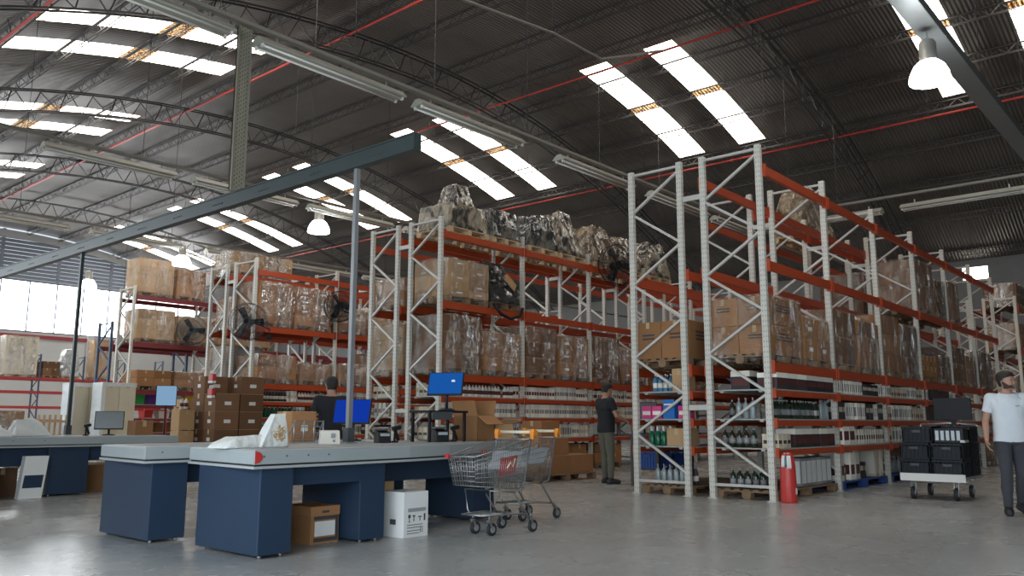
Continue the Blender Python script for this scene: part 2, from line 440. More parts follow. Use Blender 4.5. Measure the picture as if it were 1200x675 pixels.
wn = 0
for (xa, xb) in SKY_X:
    for (ya, yb) in SKY_Y:
        wn += 1
        w = MB(); n = 10
        lap = 12.0 if xa < 10 else 27.4     # where the two sheets lap over a purlin
        lw = .42 if xa < 10 else .16
        cuts = sorted([xa + (xb-xa)*k/n for k in range(n+1)] + [lap-lw, lap+lw])
        for k in range(len(cuts)-1):
            a, b = cuts[k], cuts[k+1]
            if b-a < 1e-4: continue
            m = 1 if a >= lap-lw-1e-5 and b <= lap+lw+1e-5 else 0
            w.add([(a,ya,rz_(a)+.005),(b,ya,rz_(b)+.005),(b,yb,rz_(b)+.005),(a,yb,rz_(a)+.005),
                   (a,ya,rz_(a)+.03),(b,ya,rz_(b)+.03),(b,yb,rz_(b)+.03),(a,yb,rz_(a)+.03)],
                  [(0,3,2,1),(4,5,6,7)], m)
        # ribs of the end lap
        for e, sgn in ((xa, 1), (xb, -1)):
            for q in range(9):
                y = ya + (yb-ya)*(q+.5)/9
                w.bar((e, y, rz_(e)-.01), (e+sgn*.3, y, rz_(e+sgn*.3)-.01), .03, .01, 2)
        struct(w.build('window_%d' % wn, [M['skylight'], M['skylap'], M['rust']]))

# arched lattice trusses across the hall
for ty in (0., 10.5, 21., 31.5, 42., 52.5):
    t = MB(); n = 46
    px = [XW0 + (XW1-XW0)*k/n for k in range(n+1)]
    for dy in (-.11, .11):
        for k in range(n):
            for d in (.38, 1.15):
                a, b = arc(px[k], d), arc(px[k+1], d)
                t.bar((a[0], ty+dy, a[1]), (b[0], ty+dy, b[1]), .05, .05)
    for k in range(n):
        a, b = arc(px[k], .38), arc((px[k]+px[k+1])/2, 1.15)
        c = arc(px[k+1], .38)
        s = .11 if k % 2 else -.11
        t.bar((a[0], ty+s, a[1]), (b[0], ty-s, b[1]), .028, .028)
        t.bar((b[0], ty-s, b[1]), (c[0], ty+s, c[1]), .028, .028)
        t.bar((a[0], ty-.11, a[1]), (a[0], ty+.11, a[1]), .025, .025)
    struct(t.build('ceiling_truss', M['steel_dark']))
# lattice purlins along the hall
for k in range(10):
    for sg in (-1, 1):
        x = XC + sg*(1.4 + 2.1*k)
        if not XW0+.3 < x < XW1-.3: continue
        t = MB(); a, b = arc(x, .06), arc(x, .36)
        t.bar((a[0], YW0, a[1]), (a[0], YW1, a[1]), .10, .03)
        t.bar((b[0]-.05, YW0, b[1]), (b[0]-.05, YW1, b[1]), .025, .025)
        t.bar((b[0]+.05, YW0, b[1]), (b[0]+.05, YW1, b[1]), .025, .025)
        y = YW0; q = 0
        while y < YW1-.5:
            e = .05 if q % 2 else -.05
            t.bar((a[0]-e*.6, y, a[1]), (b[0]-e, y+.28, b[1]), .016, .016)
            t.bar((b[0]-e, y+.28, b[1]), (a[0]+e*.6, y+.56, a[1]), .016, .016)
            y += .56; q += 1
        struct(t.build('ceiling_purlin', M['steel_dark']))

def wallbox(name, boxes, mats):
    w = MB()
    for b in boxes: w.bx(*b[:6], b[6] if len(b) > 6 else 0)
    return struct(w.build(name, mats))
HS = rz_(XW0)
wallbox('wall_left', [(XW0-.3, XW0, YW0, -9, 0, HS), (XW0-.3, XW0, 7, YW1, 0, 3.2), (XW0-.3, XW0, 7, 20, 3.2, HS), (XW0-.3, XW0, 47, YW1, 3.2, HS), (XW0-.3, XW0, 20, 47, 7.4, HS), (XW0-.3, XW0, -9, 7, 4.7, HS)], M['wall_grey'])
wallbox('window_33', [(XW0-.2, XW0-.14, 20, 47, 3.2, 7.4)], M['side_glass'])
wallbox('door_1', [(XW0-.2, XW0-.14, -9, 7, 0, 4.7)], M['door_light'])
wallbox('wall_right', [(XW1, XW1+.3, YW0, 7.75, 0, HS), (XW1, XW1+.3, 8.75, YW1, 0, HS), (XW1, XW1+.3, 7.75, 8.75, 0, 7.3), (XW1, XW1+.3, 7.75, 8.75, 7.85, HS)], M['wall_grey'])
wallbox('window_30', [(XW1+.1, XW1+.14, 7.75, 8.75, 7.3, 7.85)], M['skylight'])
# near gable (behind the camera) and far gable
def gable(name, y0, y1, zlow, mats):
    w = MB(); n = 30
    px = [XW0 + (XW1-XW0)*k/n for k in range(n+1)]
    poly = [(XW0, zlow), (XW1, zlow)] + [(x, rz_(x)) for x in reversed(px)]
    nn = len(poly)
    w.add([(x, y0, z) for x, z in poly] + [(x, y1, z) for x, z in poly],
          [tuple(range(nn)), tuple(range(2*nn-1, nn-1, -1))] + [(k, k+nn, (k+1) % nn + nn, (k+1) % nn) for k in range(nn)])
    return struct(w.build(name, mats))
gable('wall_near', YW0-.3, YW0, 0, M['wall_grey'])
WX0, WX1, WZ0, WZ1 = 5., 34., 7.25, 10.75
wallbox('wall_far', [(XW0, XW1, YW1, YW1+.3, 0, WZ0), (XW0, WX0, YW1, YW1+.3, WZ0, 11), (WX1, XW1, YW1, YW1+.3, WZ0, 10.4)] +
        [(x-.22, x+.22, YW1-.25, YW1, 0, WZ0) for x in (7., 16.4, 25.6, 35.)], M['wall_white'])
wallbox('trim_1', [(XW0, XW1, YW1-.12, YW1, 6.78, 7.02)], M['red_beam'])
wallbox('window_31', [(WX0, WX1, YW1+.15, YW1+.2, WZ0, WZ1)], M['gable_glass'])
mu = MB()
for k in range(17):
    x = WX0 + (WX1-WX0)*k/16
    mu.bx(x-.04, x+.04, YW1-.02, YW1+.1, WZ0, WZ1)
mu.bx(WX0, WX1, YW1-.02, YW1+.1, WZ1-.06, WZ1+.1); mu.bx(WX0, WX1, YW1-.02, YW1+.1, WZ0-.06, WZ0+.04)
struct(mu.build('trim_2', M['louvre']))
gable('window_32', YW1+.22, YW1+.26, 10.4, M['louvre_gap'])
lv = MB(); z = 11.0
while z < 14.0:
    h = math.sqrt(max(0, RR**2 - (z+.3-ZC)**2)); a, b = max(XC-h, XW0)+.1, min(XC+h, XW1)-.1
    if b > a: lv.obox(((a+b)/2, YW1+.05, z), ((b-a)/2,0,0), (0,.09,.05), (0,-.012,.085))
    z += .27
for k in range(9):
    x = 4.6 + k*3.7
    lv.bx(x-.09, x+.09, YW1-.06, YW1+.12, WZ1, rz_(x)-.1)
struct(lv.build('trim_3', M['louvre']))
ab = MB(); n = 36
for k in range(n):
    x0, x1 = XW0+(XW1-XW0)*k/n, XW0+(XW1-XW0)*(k+1)/n
    a, b = arc(x0, .45), arc(x1, .45)
    ab.bar((a[0], YW1-.15, a[1]), (b[0], YW1-.15, b[1]), .2, .5)
struct(ab.build('trim_4', M['wall_white']))

# ------------------------------------------------------------------ services under the roof
for k, (x, lb) in enumerate(((7.3, 'thin red sprinkler pipe high on the vault, nearest the checkouts'), (15.9, 'thin red sprinkler pipe crossing below the vault just short of its crown'),
              (23.65, 'thin red sprinkler pipe running past the upper ends of the sloping skylights'), (31.5, 'thin red sprinkler pipe below the lower ends of the skylights, above the front rack'))):
    a = arc(x, .45); p = MB(); p.cyl((a[0], YW0+.1, a[1]), (a[0], YW1-.1, a[1]), .045, 8)
    y = -3.
    while y < 62:
        p.cyl((a[0], y, a[1]), (a[0], y+.12, a[1]), .065, 8); y += 6.
    o = p.build('sprinkler_pipe', M['pipe_red']); tag(o, lb, 'pipe')
    h = MB(); y = -1.
    while y < 62:
        h.bar((a[0], y, a[1]), (arc(x,.02)[0], y, arc(x,.02)[1]), .02, .02); y += 5.25
    h.build('pipe_hanger', M['steel_dark'], o)

def cable_tray(name, p, q, lb, mt, w=.12, h=.06, zt=None):
    p, q = Vector(p), Vector(q)
    t = MB(); t.bar(p, q, w, .012); 
    d = (q-p).normalized(); s = d.cross(Vector((0,0,1)))
    for e in (-1, 1): t.bar(p + s*(e*w/2) + Vector((0,0,h/2)), q + s*(e*w/2) + Vector((0,0,h/2)), .008, h)
    o = t.build(name, mt); tag(o, lb, 'cable tray')
    L = (q-p).length; k = 1.9
    while k < L:
        c = p + d*k
        if XW0 < c.x < XW1:
            r = MB(); r.cyl(c, (c.x, c.y, rz_(c.x)-.05), .008, 5); r.build('hanger_rod', M['steel_dark'], o)
        k += 4.1
    return o
ROWZ = 6.42
cable_tray('cable_tray', (1.5, 2.85, 6.62), (36, 2.85, 6.62), 'wide grey cable tray above the aisle in front of the front rack', M['tray_grey'], .30, .14)
cable_tray('cable_tray', (1.5, 9.7, ROWZ), (36, 9.7, ROWZ), 'long cable tray carrying light battens over the aisle behind the front rack', M['tray_dim'], .09, .05)
cable_tray('cable_tray', (1.5, 16.6, ROWZ), (36, 16.6, ROWZ), 'long cable tray carrying light battens over the aisle behind the middle rack', M['tray_dim'], .09, .05)
cable_tray('cable_tray', (1.5, 23.4, ROWZ), (36, 23.4, ROWZ), 'long cable tray carrying light battens over the aisle behind the third rack', M['tray_dim'], .09, .05)
cable_tray('cable_tray', (21., 3.1, ROWZ+.12), (21., 9.5, ROWZ+.12), 'short cable tray running crosswise above the front rack', M['tray_dim'], .09, .05)

bt = empty('light_batten', (0,0,0))
def batten_parts(root):
    LN = 2.62
    b = MB()
    b.add([(0,-.05,.10),(0,.05,.10),(0,.15,0),(0,.135,-.012),(0,-.135,-.012),(0,-.15,0),
           (LN,-.05,.10),(LN,.05,.10),(LN,.15,0),(LN,.135,-.012),(LN,-.135,-.012),(LN,-.15,0)],
          [(0,1,2,3,4,5),(11,10,9,8,7,6),(0,6,7,1),(1,7,8,2),(2,8,9,3),(3,9,10,4),(4,10,11,5),(5,11,6,0)])
    b.build('housing', M['batten'], root)
    for e in (-1, 1):
        t = MB(); t.cyl((.06, e*.08, -.035), (LN-.06, e*.08, -.035), .017, 8)
        for x in (.03, LN-.06): t.bx(x, x+.03, e*.08-.02, e*.08+.02, -.06, -.012)
        t.build('lamp_tube', M['tube_off'], root)
        h = MB(); x = LN*(.5+e*.38); h.bar((x,0,.1), (x,0,.19), .012, .03); h.build('hanger_hook', M['steel'], root)
batten_parts(bt)
first = True
def batten(x, y, lb, rz=0.):
    global first
    z = ROWZ - .2
    if first:
        first = False; bt.location = (x, y, z); bt.rotation_euler = (0,0,rz); tag(bt, lb, 'light', 'unlit light battens'); return
    dup(bt, (x, y, z), rz, lb, 'unlit light battens')
ordn = ['first', 'second', 'third', 'fourth', 'fifth', 'sixth']
for i, x in enumerate((2.82, 5.82, 8.78, 12.55, 15.95, 19.)):
    batten(x, 9.7, 'unlit twin tube batten, %s from the checkouts on the tray behind the front rack' % ordn[i])
for i, x in enumerate((5.6, 8.62, 11.6, 14.7, 17.8)):
    batten(x, 16.6, 'unlit twin tube batten, %s from the checkouts on the tray behind the middle rack' % ordn[i])
for i, x in enumerate((6.1, 9.3, 12.7, 15.72, 18.8)):
    batten(x, 23.4, 'unlit twin tube batten, %s from the checkouts on the tray behind the third rack' % ordn[i])
for i, y in enumerate((3.15, 6.2)):
    batten(21., y, 'unlit twin tube batten on the crosswise tray, %s from the trolley side' % ordn[i], PI/2)

pl = empty('pendant_lamp')
def pendant_parts(root):
    b = MB(); b.lathe([(.03,.62),(.09,.60),(.115,.55),(.115,.30),(.14,.27)], 16); b.build('lamp_housing', M['lamp_metal'], root)
    b = MB(); b.lathe([(.14,.28),(.20,.22),(.255,.10),(.27,.0),(.26,-.01)], 20); b.build('lamp_bowl', M['lamp'], root)
    b = MB(); b.tube([(0,0,.6),(.03,0,.68),(0,0,.74)], .012, 6); b.build('hanger_hook', M['steel'], root)
pendant_parts(pl)
for i, (y, lb) in enumerate(((2.85, 'large lit bowl lamp hanging over the aisle in front of the front rack'), (17.0, 'lit bowl lamp hanging between the middle rack and the third rack'),
              (23.85, 'lit bowl lamp hanging between the third rack and the farthest white rack'), (30.5, 'lit bowl lamp hanging far back beyond the farthest white rack'))):
    x = 12.2
    if i == 0: pl.location = (x, y, 5.83); tag(pl, lb, 'lamp', 'lit bowl lamps')
    else: dup(pl, (x, y, 5.78), 0, lb, 'lit bowl lamps')
hl = empty('hanging_lamp', (20.3, 46., 5.2)); tag(hl, 'small unlit grey bell lamp hanging in front of the bright gable window', 'lamp')
b = MB(); b.lathe([(.06,.6),(.1,.55),(.22,.25),(.34,.0),(.2,-.22),(.05,-.3)], 14); b.build('shade', M['grey'], hl)
b = MB(); b.cyl((0,0,.6), (0,0,9.), .012, 5); b.build('cord', M['steel_dark'], hl)

# power duct on poles above the checkouts
pd = empty('power_duct', (5.73, 6.3, 3.93)); tag(pd, 'teal painted steel duct running level above the checkouts', 'duct')
b = MB(); b.bx(-.05, .05, 0, 15.5, 0, .19); b.bx(-.062, -.05, 0, 15.5, .0, .02); b.bx(-.062, -.05, 0, 15.5, .17, .19); b.build('channel', M['teal_steel'], pd)
b = MB()
for k in range(14):
    for q in range(4):
        y = .5 + k*1.1 + q*.07
        b.bx(-.056, -.0495, y, y+.035, .07, .085)
b.build('slot', M['ink'], pd)
for i, (y, lb) in enumerate(((7.30, 'slim steel pole rising from between the two front checkouts to the duct'), (14.66, 'slim steel pole rising from the far checkout to the duct'))):
    p = empty('steel_pole', (5.73, y, .878)); tag(p, lb, 'pole')
    b = MB(); b.bx(-.026, .026, -.026, .026, 0, 3.05); b.build('post', M['steel'] if i == 0 else M['teal_steel'], p)
    b = MB(); b.bx(-.07, .07, -.07, .07, 0, .012); b.build('foot_plate', M['steel'], p)
    b = MB(); b.bx(-.045, .045, -.045, .045, .0, .16); b.build('sleeve', M['darkgrey'], p)
pt = empty('cable_riser', (5.70, 9.82, 4.12)); tag(pt, 'upright perforated cable tray dropping from the roof tray to the teal duct', 'cable tray')
b = MB(); b.bx(-.10, .10, -.012, .012, 0, 2.32); b.bx(-.10, -.09, -.05, .012, 0, 2.32); b.bx(.09, .10, -.05, .012, 0, 2.32); b.build('channel', M['perf'], pt)
b = MB()
for k in range(38):
    for q in range(5):
        x = -.072 + q*.036; z = .05 + k*.06 + (.03 if q % 2 else 0)
        b.bx(x-.005, x+.005, -.0135, -.0115, z, z+.022)
b.build('perforation', M['ink'], pt)
b = MB(); b.tube([(-.03,.03,0),(-.03,.035,1.2),(-.02,.03,2.3)], .012, 6); b.build('cable', M['black'], pt)

cn = empty('conduit', (9.0, 9.3, 8.2)); tag(cn, 'thin grey conduit sagging high under the vault above the roof light battens', 'conduit')
b = MB(); b.tube([(-4., 0, -.1), (.4, 0, -.02), (2.9, 0, .3), (4.5, 0, .32), (7., 0, 1.4)], .028, 7); b.build('pipe', M['tray_dim'], cn)
b = MB(); b.cyl((2.9, 0, .3), (2.9, 0, rz_(11.9)-8.25), .012, 5); b.cyl((-3., 0, -.08), (-3., 0, rz_(6.)-8.25), .012, 5); b.build('hanger_rod', M['steel_dark'], cn)
# ------------------------------------------------------------------ pallet racks
BAY = 2.55
RX = [11.57 + BAY*k for k in range(7)]
_mc = {}
def cached(key, fn):
    if key not in _mc: _mc[key] = fn()
    return _mc[key]

def upright_mesh(h, mt):
    b = MB(); b.bx(-.035, .035, -.045, .045, 0.012, h); b.bx(-.06, .06, -.07, .07, 0, .012)
    return b.mesh('upright', mt)
def brace_mesh(dep, h, mt):
    b = MB(); y0, y1 = .045, dep-.045
    b.bar((0, y0, h-.06), (0, y1, h-.06), .05, .035); b.bar((0, y0, .2), (0, y1, .2), .05, .04)
    z = h-.12; k = 0; st = .6
    while z - st > .2:
        a, c = (y0, y1) if k % 2 == 0 else (y1, y0)
        b.bar((0, a, z), (0, c, z-st), .035, .045, up=(1,0,0)); z -= st; k += 1
    return b.mesh('upright_frame', mt)
def beam_mesh(L, h, mt):
    b = MB(); b.bx(.04, L-.04, -.025, .025, -h, 0)
    b.bx(.04, L-.04, .025, .04, -h, -h+.02)
    for x in (.035, L-.06): b.bx(x, x+.025, -.04, .05, -h-.03, .03)
    return b.mesh('beam', mt)
def deck_mesh(L, dep, mt):
    b = MB(); b.bx(.066, L-.066, -.034, dep+.034, -.019, 0)
    for y in (.2, dep-.2): b.bx(.066, L-.066, y-.03, y+.03, -.045, -.019)

    return b.mesh('shelf_deck', mt)

def rack_row(lb, y0, y1, xs, levels, H=5.25, up='rack_white', br='rack_brace', bm='beam_orange', spacers=None, skip=()):
    dep = y1-y0
    rt = empty('pallet_rack', (xs[0], y0, 0)); tag(rt, lb, 'pallet rack')
    um = cached(('u', H, up), lambda: upright_mesh(H, M[up])); fm = cached(('b', dep, H, br), lambda: brace_mesh(dep, H, M[br]))
    for x in xs:
        f = link('upright_frame', fm, rt, (x-xs[0], 0, 0))
        link('upright', um, f, (0, .045, 0)); link('upright', um, f, (0, dep-.045, 0))
    for i in range(len(xs)-1):
        L = xs[i+1]-xs[i]
        for j, (z, ty) in enumerate(levels):
            if (i, j) in skip: continue
            h = .135 if ty == 'p' else .085
            bmm = cached(('beam', round(L, 2), h, bm), lambda: beam_mesh(L, h, M[bm]))
            link('beam', bmm, rt, (xs[i]-xs[0], -.01, z)); link('beam', bmm, rt, (xs[i]-xs[0], dep+.01, z))
            if ty in 'sw':
                link('shelf_deck', cached(('deck', round(L, 2), dep, ty), lambda: deck_mesh(L, dep, M['deck' if ty == 's' else 'deck_wood'])), rt, (xs[i]-xs[0], 0, z+.02))
    if spacers:
        g, zs = spacers
        sm = cached(('sp', round(g, 2), br), lambda: MB().bx(-.02, .02, 0, g-.006, -.04, .04).mesh('row_spacer', M[br]))
        for x in xs:
            for z in zs: link('row_spacer', sm, rt, (x-xs[0], dep, z))
    return rt
LV = [(4.95, 'p'), (3.5, 'p'), (2.05, 'p'), (1.6, 's'), (1.19, 's'), (.75, 's')]
LR = [(4.92, 'p'), (3.47, 'p'), (1.97, 'p'), (1.57, 's'), (1.14, 's'), (.72, 's')]
rack_row('white and orange front pallet rack whose end stands beside the red extinguisher cover', 5.10, 6.12, RX, LR, spacers=(.32, (1.33, 4.62)))
rack_row('white and orange pallet rack standing back to back behind the front rack', 6.44, 7.44, RX, LR, skip=((0, 0),))
rack_row('white and orange middle pallet rack with black and clear wrapped lumps on top', 11.92, 12.90, RX, LV, spacers=(.32, (1.33, 4.75)))
rack_row('white and orange pallet rack standing back to back behind the middle rack', 13.22, 14.14, RX, LV)
rack_row('white and orange third pallet rack, behind the stack of brown cartons', 18.68, 19.72, RX[:6], LV, spacers=(.32, (1.33, 4.75)))
rack_row('white and orange pallet rack standing back to back behind the third rack', 20.04, 20.92, RX[:6], LV)
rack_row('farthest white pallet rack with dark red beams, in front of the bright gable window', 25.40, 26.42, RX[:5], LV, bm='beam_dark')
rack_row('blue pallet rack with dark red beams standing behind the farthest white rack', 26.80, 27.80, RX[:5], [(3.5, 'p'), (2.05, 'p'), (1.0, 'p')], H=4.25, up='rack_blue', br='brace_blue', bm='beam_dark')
QX = [13.6, 16.0, 18.4, 20.8, 23.2, 25.6]
M['beam_red'] = mat('red_beam', (.46,.05,.05), .45)
rack_row('low blue pallet rack with red beams far off along the white gable wall', 51.6, 52.7, QX, [(3.55, 'p'), (2.8, 'p'), (1.95, 'p'), (1.2, 'p')], H=4.9, up='rack_blue', br='brace_blue', bm='beam_red')
FX = [31.4, 33.95, 36.5, 39.05]
rack_row('white pallet rack at the far end of the hall beyond the cross aisle', 5.3, 6.3, FX, LR)
rack_row('white pallet rack beyond the cross aisle, behind the other one there', 6.7, 7.7, FX, LR)

# ------------------------------------------------------------------ pallets, cartons, loads
def pallet_mesh(w, d, mt):
    b = MB(); n = 7
    for k in range(n):
        y = -d/2 + (d-.09)*k/(n-1); b.bx(-w/2, w/2, y, y+.09, .118, .14)
    for x in (-w/2+.06, 0, w/2-.06):
        b.bx(x-.05, x+.05, -d/2, d/2, .096, .118)
        for y in (-d/2+.07, 0, d/2-.07): b.bx(x-.06, x+.06, y-.07, y+.07, .02, .096)
    for y in (-d/2+.07, 0, d/2-.07): b.bx(-w/2, w/2, y-.05, y+.05, 0, .02)
    return b.mesh('pallet', mt)
def pallet(w, d, parent, z=0, mt='wood'):
    w, d = round(w, 1), round(d, 1)
    return link('pallet', cached(('pal', w, d, mt), lambda: pallet_mesh(w, d, M[mt])), parent, (0, 0, z))

def carton_mesh(w, d, h, mt, mark=0):
    b = MB(); b.bx(-w/2, w/2, -d/2, d/2, 0, h)
    t = .0025
    if w > d: b.bx(-w/2-t, w/2+t, -.03, .03, h-.001, h+t, 1); b.bx(-w/2-t, -w/2, -.03, .03, h-.1, h, 1); b.bx(w/2, w/2+t, -.03, .03, h-.1, h, 1)
    else: b.bx(-.03, .03, -d/2-t, d/2+t, h-.001, h+t, 1); b.bx(-.03, .03, -d/2-t, -d/2, h-.1, h, 1)
    b.bx(-w/2, w/2, -d/2-.001, -d/2, h*.985, h, 1)
    if mark == 1:     # white address label
        b.bx(-w*.12, w*.16, -d/2-t, -d/2, h*.35, h*.55, 2); b.bx(-w/2-t, -w/2, -d*.15, d*.12, h*.35, h*.55, 2)
    if mark == 2:     # dark printed lines
        for k in range(3): b.bx(-w*.3, w*(.1+.07*k), -d/2-t, -d/2, h*(.68-.1*k), h*(.73-.1*k), 3)
        for k in range(2): b.bx(-w/2-t, -w/2, -d*.25, d*.2, h*(.62-.1*k), h*(.67-.1*k), 3)
    return b.mesh('carton', [M[mt], M['tape'], M['paper'], M['ink']])
def carton(w, d, h, mt='carton', mark=0):
    key = ('c', round(w, 2), round(d, 2), round(h, 2), mt, mark)
    return cached(key, lambda: carton_mesh(round(w, 2), round(d, 2), round(h, 2), mt, mark))

def shell_mesh(w, d, h, amp, seed, mt, n=9, taper=0., name='stretch_film'):
    b = MB(); gx, gy, gz = n, n, n
    def P(x, y, z):
        p = Vector((x, y, z)); q = p*2.3 + Vector((seed*7.3, seed*3.1, 0))
        nv = noise.noise_vector(q)*.65 + noise.noise_vector(q*2.7)*.35
        e = abs(x)/(w/2); f = abs(y)/(d/2); g = z/h
        rnd = 1 - .07*max(0, (e**6)*(f**6))
        tp = 1 - taper*g
        v = Vector((x*rnd*tp, y*rnd*tp, z)) + Vector((nv.x*amp, nv.y*amp, nv.z*amp*(.2+.8*g)))
        lx, ly = w/2+.004, d/2+.004
        return Vector((max(-lx, min(lx, v.x)), max(-ly, min(ly, v.y)), v.z))
    def face(fn, nu, nv_):
        base = len(b.v)
        for i in range(nu+1):
            for j in range(nv_+1): b.v.append(tuple(fn(i/nu, j/nv_)))
        for i in range(nu):
            for j in range(nv_):
                b.f.append([base+i*(nv_+1)+j, base+(i+1)*(nv_+1)+j, base+(i+1)*(nv_+1)+j+1, base+i*(nv_+1)+j+1]); b.m.append(0); b.s.append(True)
    face(lambda u, v: P(-w/2+w*u, -d/2, h*v), gx, gz)
    face(lambda u, v: P(w/2-w*u, d/2, h*v), gx, gz)
    face(lambda u, v: P(-w/2, d/2-d*u, h*v), gy, gz)
    face(lambda u, v: P(w/2, -d/2+d*u, h*v), gy, gz)
    face(lambda u, v: P(-w/2+w*u, -d/2+d*v, h), gx, gy)
    me = b.mesh(name, mt)
    bm = bmesh.new(); bm.from_mesh(me); bmesh.ops.remove_doubles(bm, verts=bm.verts, dist=.0005)
    bmesh.ops.recalc_face_normals(bm, faces=bm.faces); bm.to_mesh(me); bm.free()
    return me

_sd = [0]
def pallet_load(x, y, z, w, d, h, lb, nx=2, ny=1, nz=3, mt='carton', wrap='film', mark=0, pal='wood', amp=.03, ragged=False, group=None, cat='pallet load', tint2=None):
    """a pallet with its cartons under film, as one thing; (x, y) is its middle, z the surface it stands on"""
    _sd[0] += 1
    rt = empty('pallet_load', (x, y, z)); tag(rt, lb, cat, group)
    if pal: pallet(w, d, rt, 0, pal); z0 = .142
    else: z0 = 0
    hh = h - z0; cw, cd, ch = w/nx, d/ny, hh/nz
    for k in range(nz):
        for i in range(nx):
            for j in range(ny):
                if ragged and k == nz-1 and random.random() < .4: continue
                g = .012
                mm = mt if not tint2 or random.random() < .6 else tint2
                c = link('carton', carton(cw-g, cd-g, ch-.006, mm, mark if random.random() < .7 else 0), rt,
                         (-w/2+cw*(i+.5)+random.uniform(-.004,.004), -d/2+cd*(j+.5), z0+ch*k))
    if wrap:
        link('stretch_film', shell_mesh(w+.05, d+.05, h-.01, amp, _sd[0], M[wrap]), rt, (0, 0, .03))
    return rt

def lump_mesh(w, d, h, seed, mt, top=(.5,.6), shift=(0,0), amp=.12, n=16, bulge=.0):
    b = MB()
    def shape(u, v, t):       # u, v in -1..1 on the box, t 0..1 up
        k = t**1.3
        sx = 1+(top[0]-1)*k + bulge*math.sin(PI*t); sy = 1+(top[1]-1)*k + bulge*math.sin(PI*t)
        p = Vector((u*w/2*sx + shift[0]*k, v*d/2*sy + shift[1]*k, t*h))
        q = p*1.7 + Vector((seed*5.1, seed*2.7, seed))
        nv = noise.noise_vector(q)*.55 + noise.noise_vector(q*2.4)*.3 + noise.noise_vector(q*5.)*.15
        return p + Vector((nv.x*amp, nv.y*amp, nv.z*amp*min(1, t*3)))
    def face(fn):
        base = len(b.v)
        for i in range(n+1):
            for j in range(n+1): b.v.append(tuple(fn(i/n, j/n)))
        for i in range(n):
            for j in range(n):
                b.f.append([base+i*(n+1)+j, base+(i+1)*(n+1)+j, base+(i+1)*(n+1)+j+1, base+i*(n+1)+j+1]); b.m.append(0); b.s.append(True)
    face(lambda a, c: shape(-1+2*a, -1, c)); face(lambda a, c: shape(1-2*a, 1, c))
    face(lambda a, c: shape(-1, 1-2*a, c)); face(lambda a, c: shape(1, -1+2*a, c))
    face(lambda a, c: shape(-1+2*a, -1+2*c, 1)); face(lambda a, c: shape(-1+2*a, 1-2*c, 0))
    me = b.mesh('wrapped_goods', mt)
    bm = bmesh.new(); bm.from_mesh(me); bmesh.ops.remove_doubles(bm, verts=bm.verts, dist=.001)
    bmesh.ops.recalc_face_normals(bm, faces=bm.faces); bm.to_mesh(me); bm.free()
    return me
def lump_load(x, y, z, w, d, h, lb, mt, seed, top=(.5,.6), shift=(0,0), amp=.12, pal='wood_light', bulge=0, core=None, name='wrapped_load'):
    rt = empty(name, (x, y, z)); tag(rt, lb, 'wrapped load')
    z0 = 0
    if pal: pallet(w, min(d, 1.2), rt, 0, pal); z0 = .14
    link('wrapped_goods', lump_mesh(w, d, h-z0, seed, M[mt], top, shift, amp, bulge=bulge), rt, (0, 0, z0))
    for c in (core or ()):       # extra wrapped bulges of the same load
        link('wrapped_bulge', lump_mesh(*c[3:6], seed+c[0], M[c[6]], (.55,.6), (0,0), amp), rt, (c[0], c[1], z0+c[2]))
    return rt
# ------------------------------------------------------------------ what lies on the racks
FY, BY = 5.62, 6.94          # middle of the front rack and of the one behind it
Z1, Z2, Z3 = 1.975, 3.475, 4.925
def PLD(xa, xb, y, z, h, lb, d=1.0, **k): return pallet_load((xa+xb)/2, y, z, xb-xa, d, h, lb, **k)
PLD(11.66, 12.86, FY, Z1, 1.0, 'wrapped pallet of large printed cartons in the end bay of the front rack', nx=1, ny=2, nz=2, mt='carton', mark=2, wrap='film_thin', ragged=True)
PLD(12.92, 14.02, FY, Z1, .80, 'low wrapped pallet of brown cartons next to the large printed cartons on the front rack', mark=1, nz=2, wrap='film_thin')
PLD(14.22, 15.3, FY, Z1, 1.05, 'wrapped pallet of plain brown cartons in the second bay of the front rack', nz=2, mt='carton_dk', wrap='film_thin')
PLD(15.38, 16.56, FY, Z1, .98, 'glossy wrapped pallet with loose film in the second bay of the front rack', nz=3, mt='carton', wrap='film', amp=.06)
PLD(16.78, 17.86, FY, Z1, 1.22, 'tall pallet of brown cartons in the third bay of the front rack', nx=1, nz=3, mt='carton', wrap='film_thin')
PLD(17.95, 19.1, FY, Z1, 1.12, 'silvery wrapped pallet of dark cartons in the third bay of the front rack', nz=3, mt='carton_dk', wrap='film', amp=.06)
PLD(19.3, 20.5, FY, Z1, .58, 'low pallet of small orange brown cartons in the fourth bay of the front rack', nx=4, nz=2, mt='carton', wrap=None)
PLD(20.58, 21.68, FY, Z1, .66, 'low pallet half covered with shiny film in the fourth bay of the front rack', nz=2, mt='carton_dk', wrap='film', amp=.05)
PLD(21.9, 23.1, FY, Z1, .95, 'wrapped pallet of dark cartons in the fifth bay of the front rack', nz=2, mt='carton_dk', wrap='film_thin')
PLD(23.2, 24.2, FY, Z1, .8, 'smaller wrapped pallet in the fifth bay of the front rack', nz=2, mt='carton', wrap='film')
PLD(24.5, 26.0, FY, Z1, 1.0, 'wrapped pallet in the last bay of the front rack', nz=3, mt='carton_dk', wrap='film')
PLD(19.36, 20.7, FY, Z2, 1.2, 'large shiny wrapped pallet of brown cartons on the second beam level of the front rack', nx=2, nz=2, mt='carton', mark=1, wrap='film', amp=.05)
PLD(20.78, 21.7, FY, Z2, .92, 'silver film covered load beside the large shiny pallet, high on the front rack', nz=2, mt='carton_dk', wrap='film', amp=.08)
PLD(21.92, 23.0, FY, Z2, 1.05, 'pale film covered load high in the fifth bay of the front rack', nz=2, mt='carton', wrap='film', amp=.07)
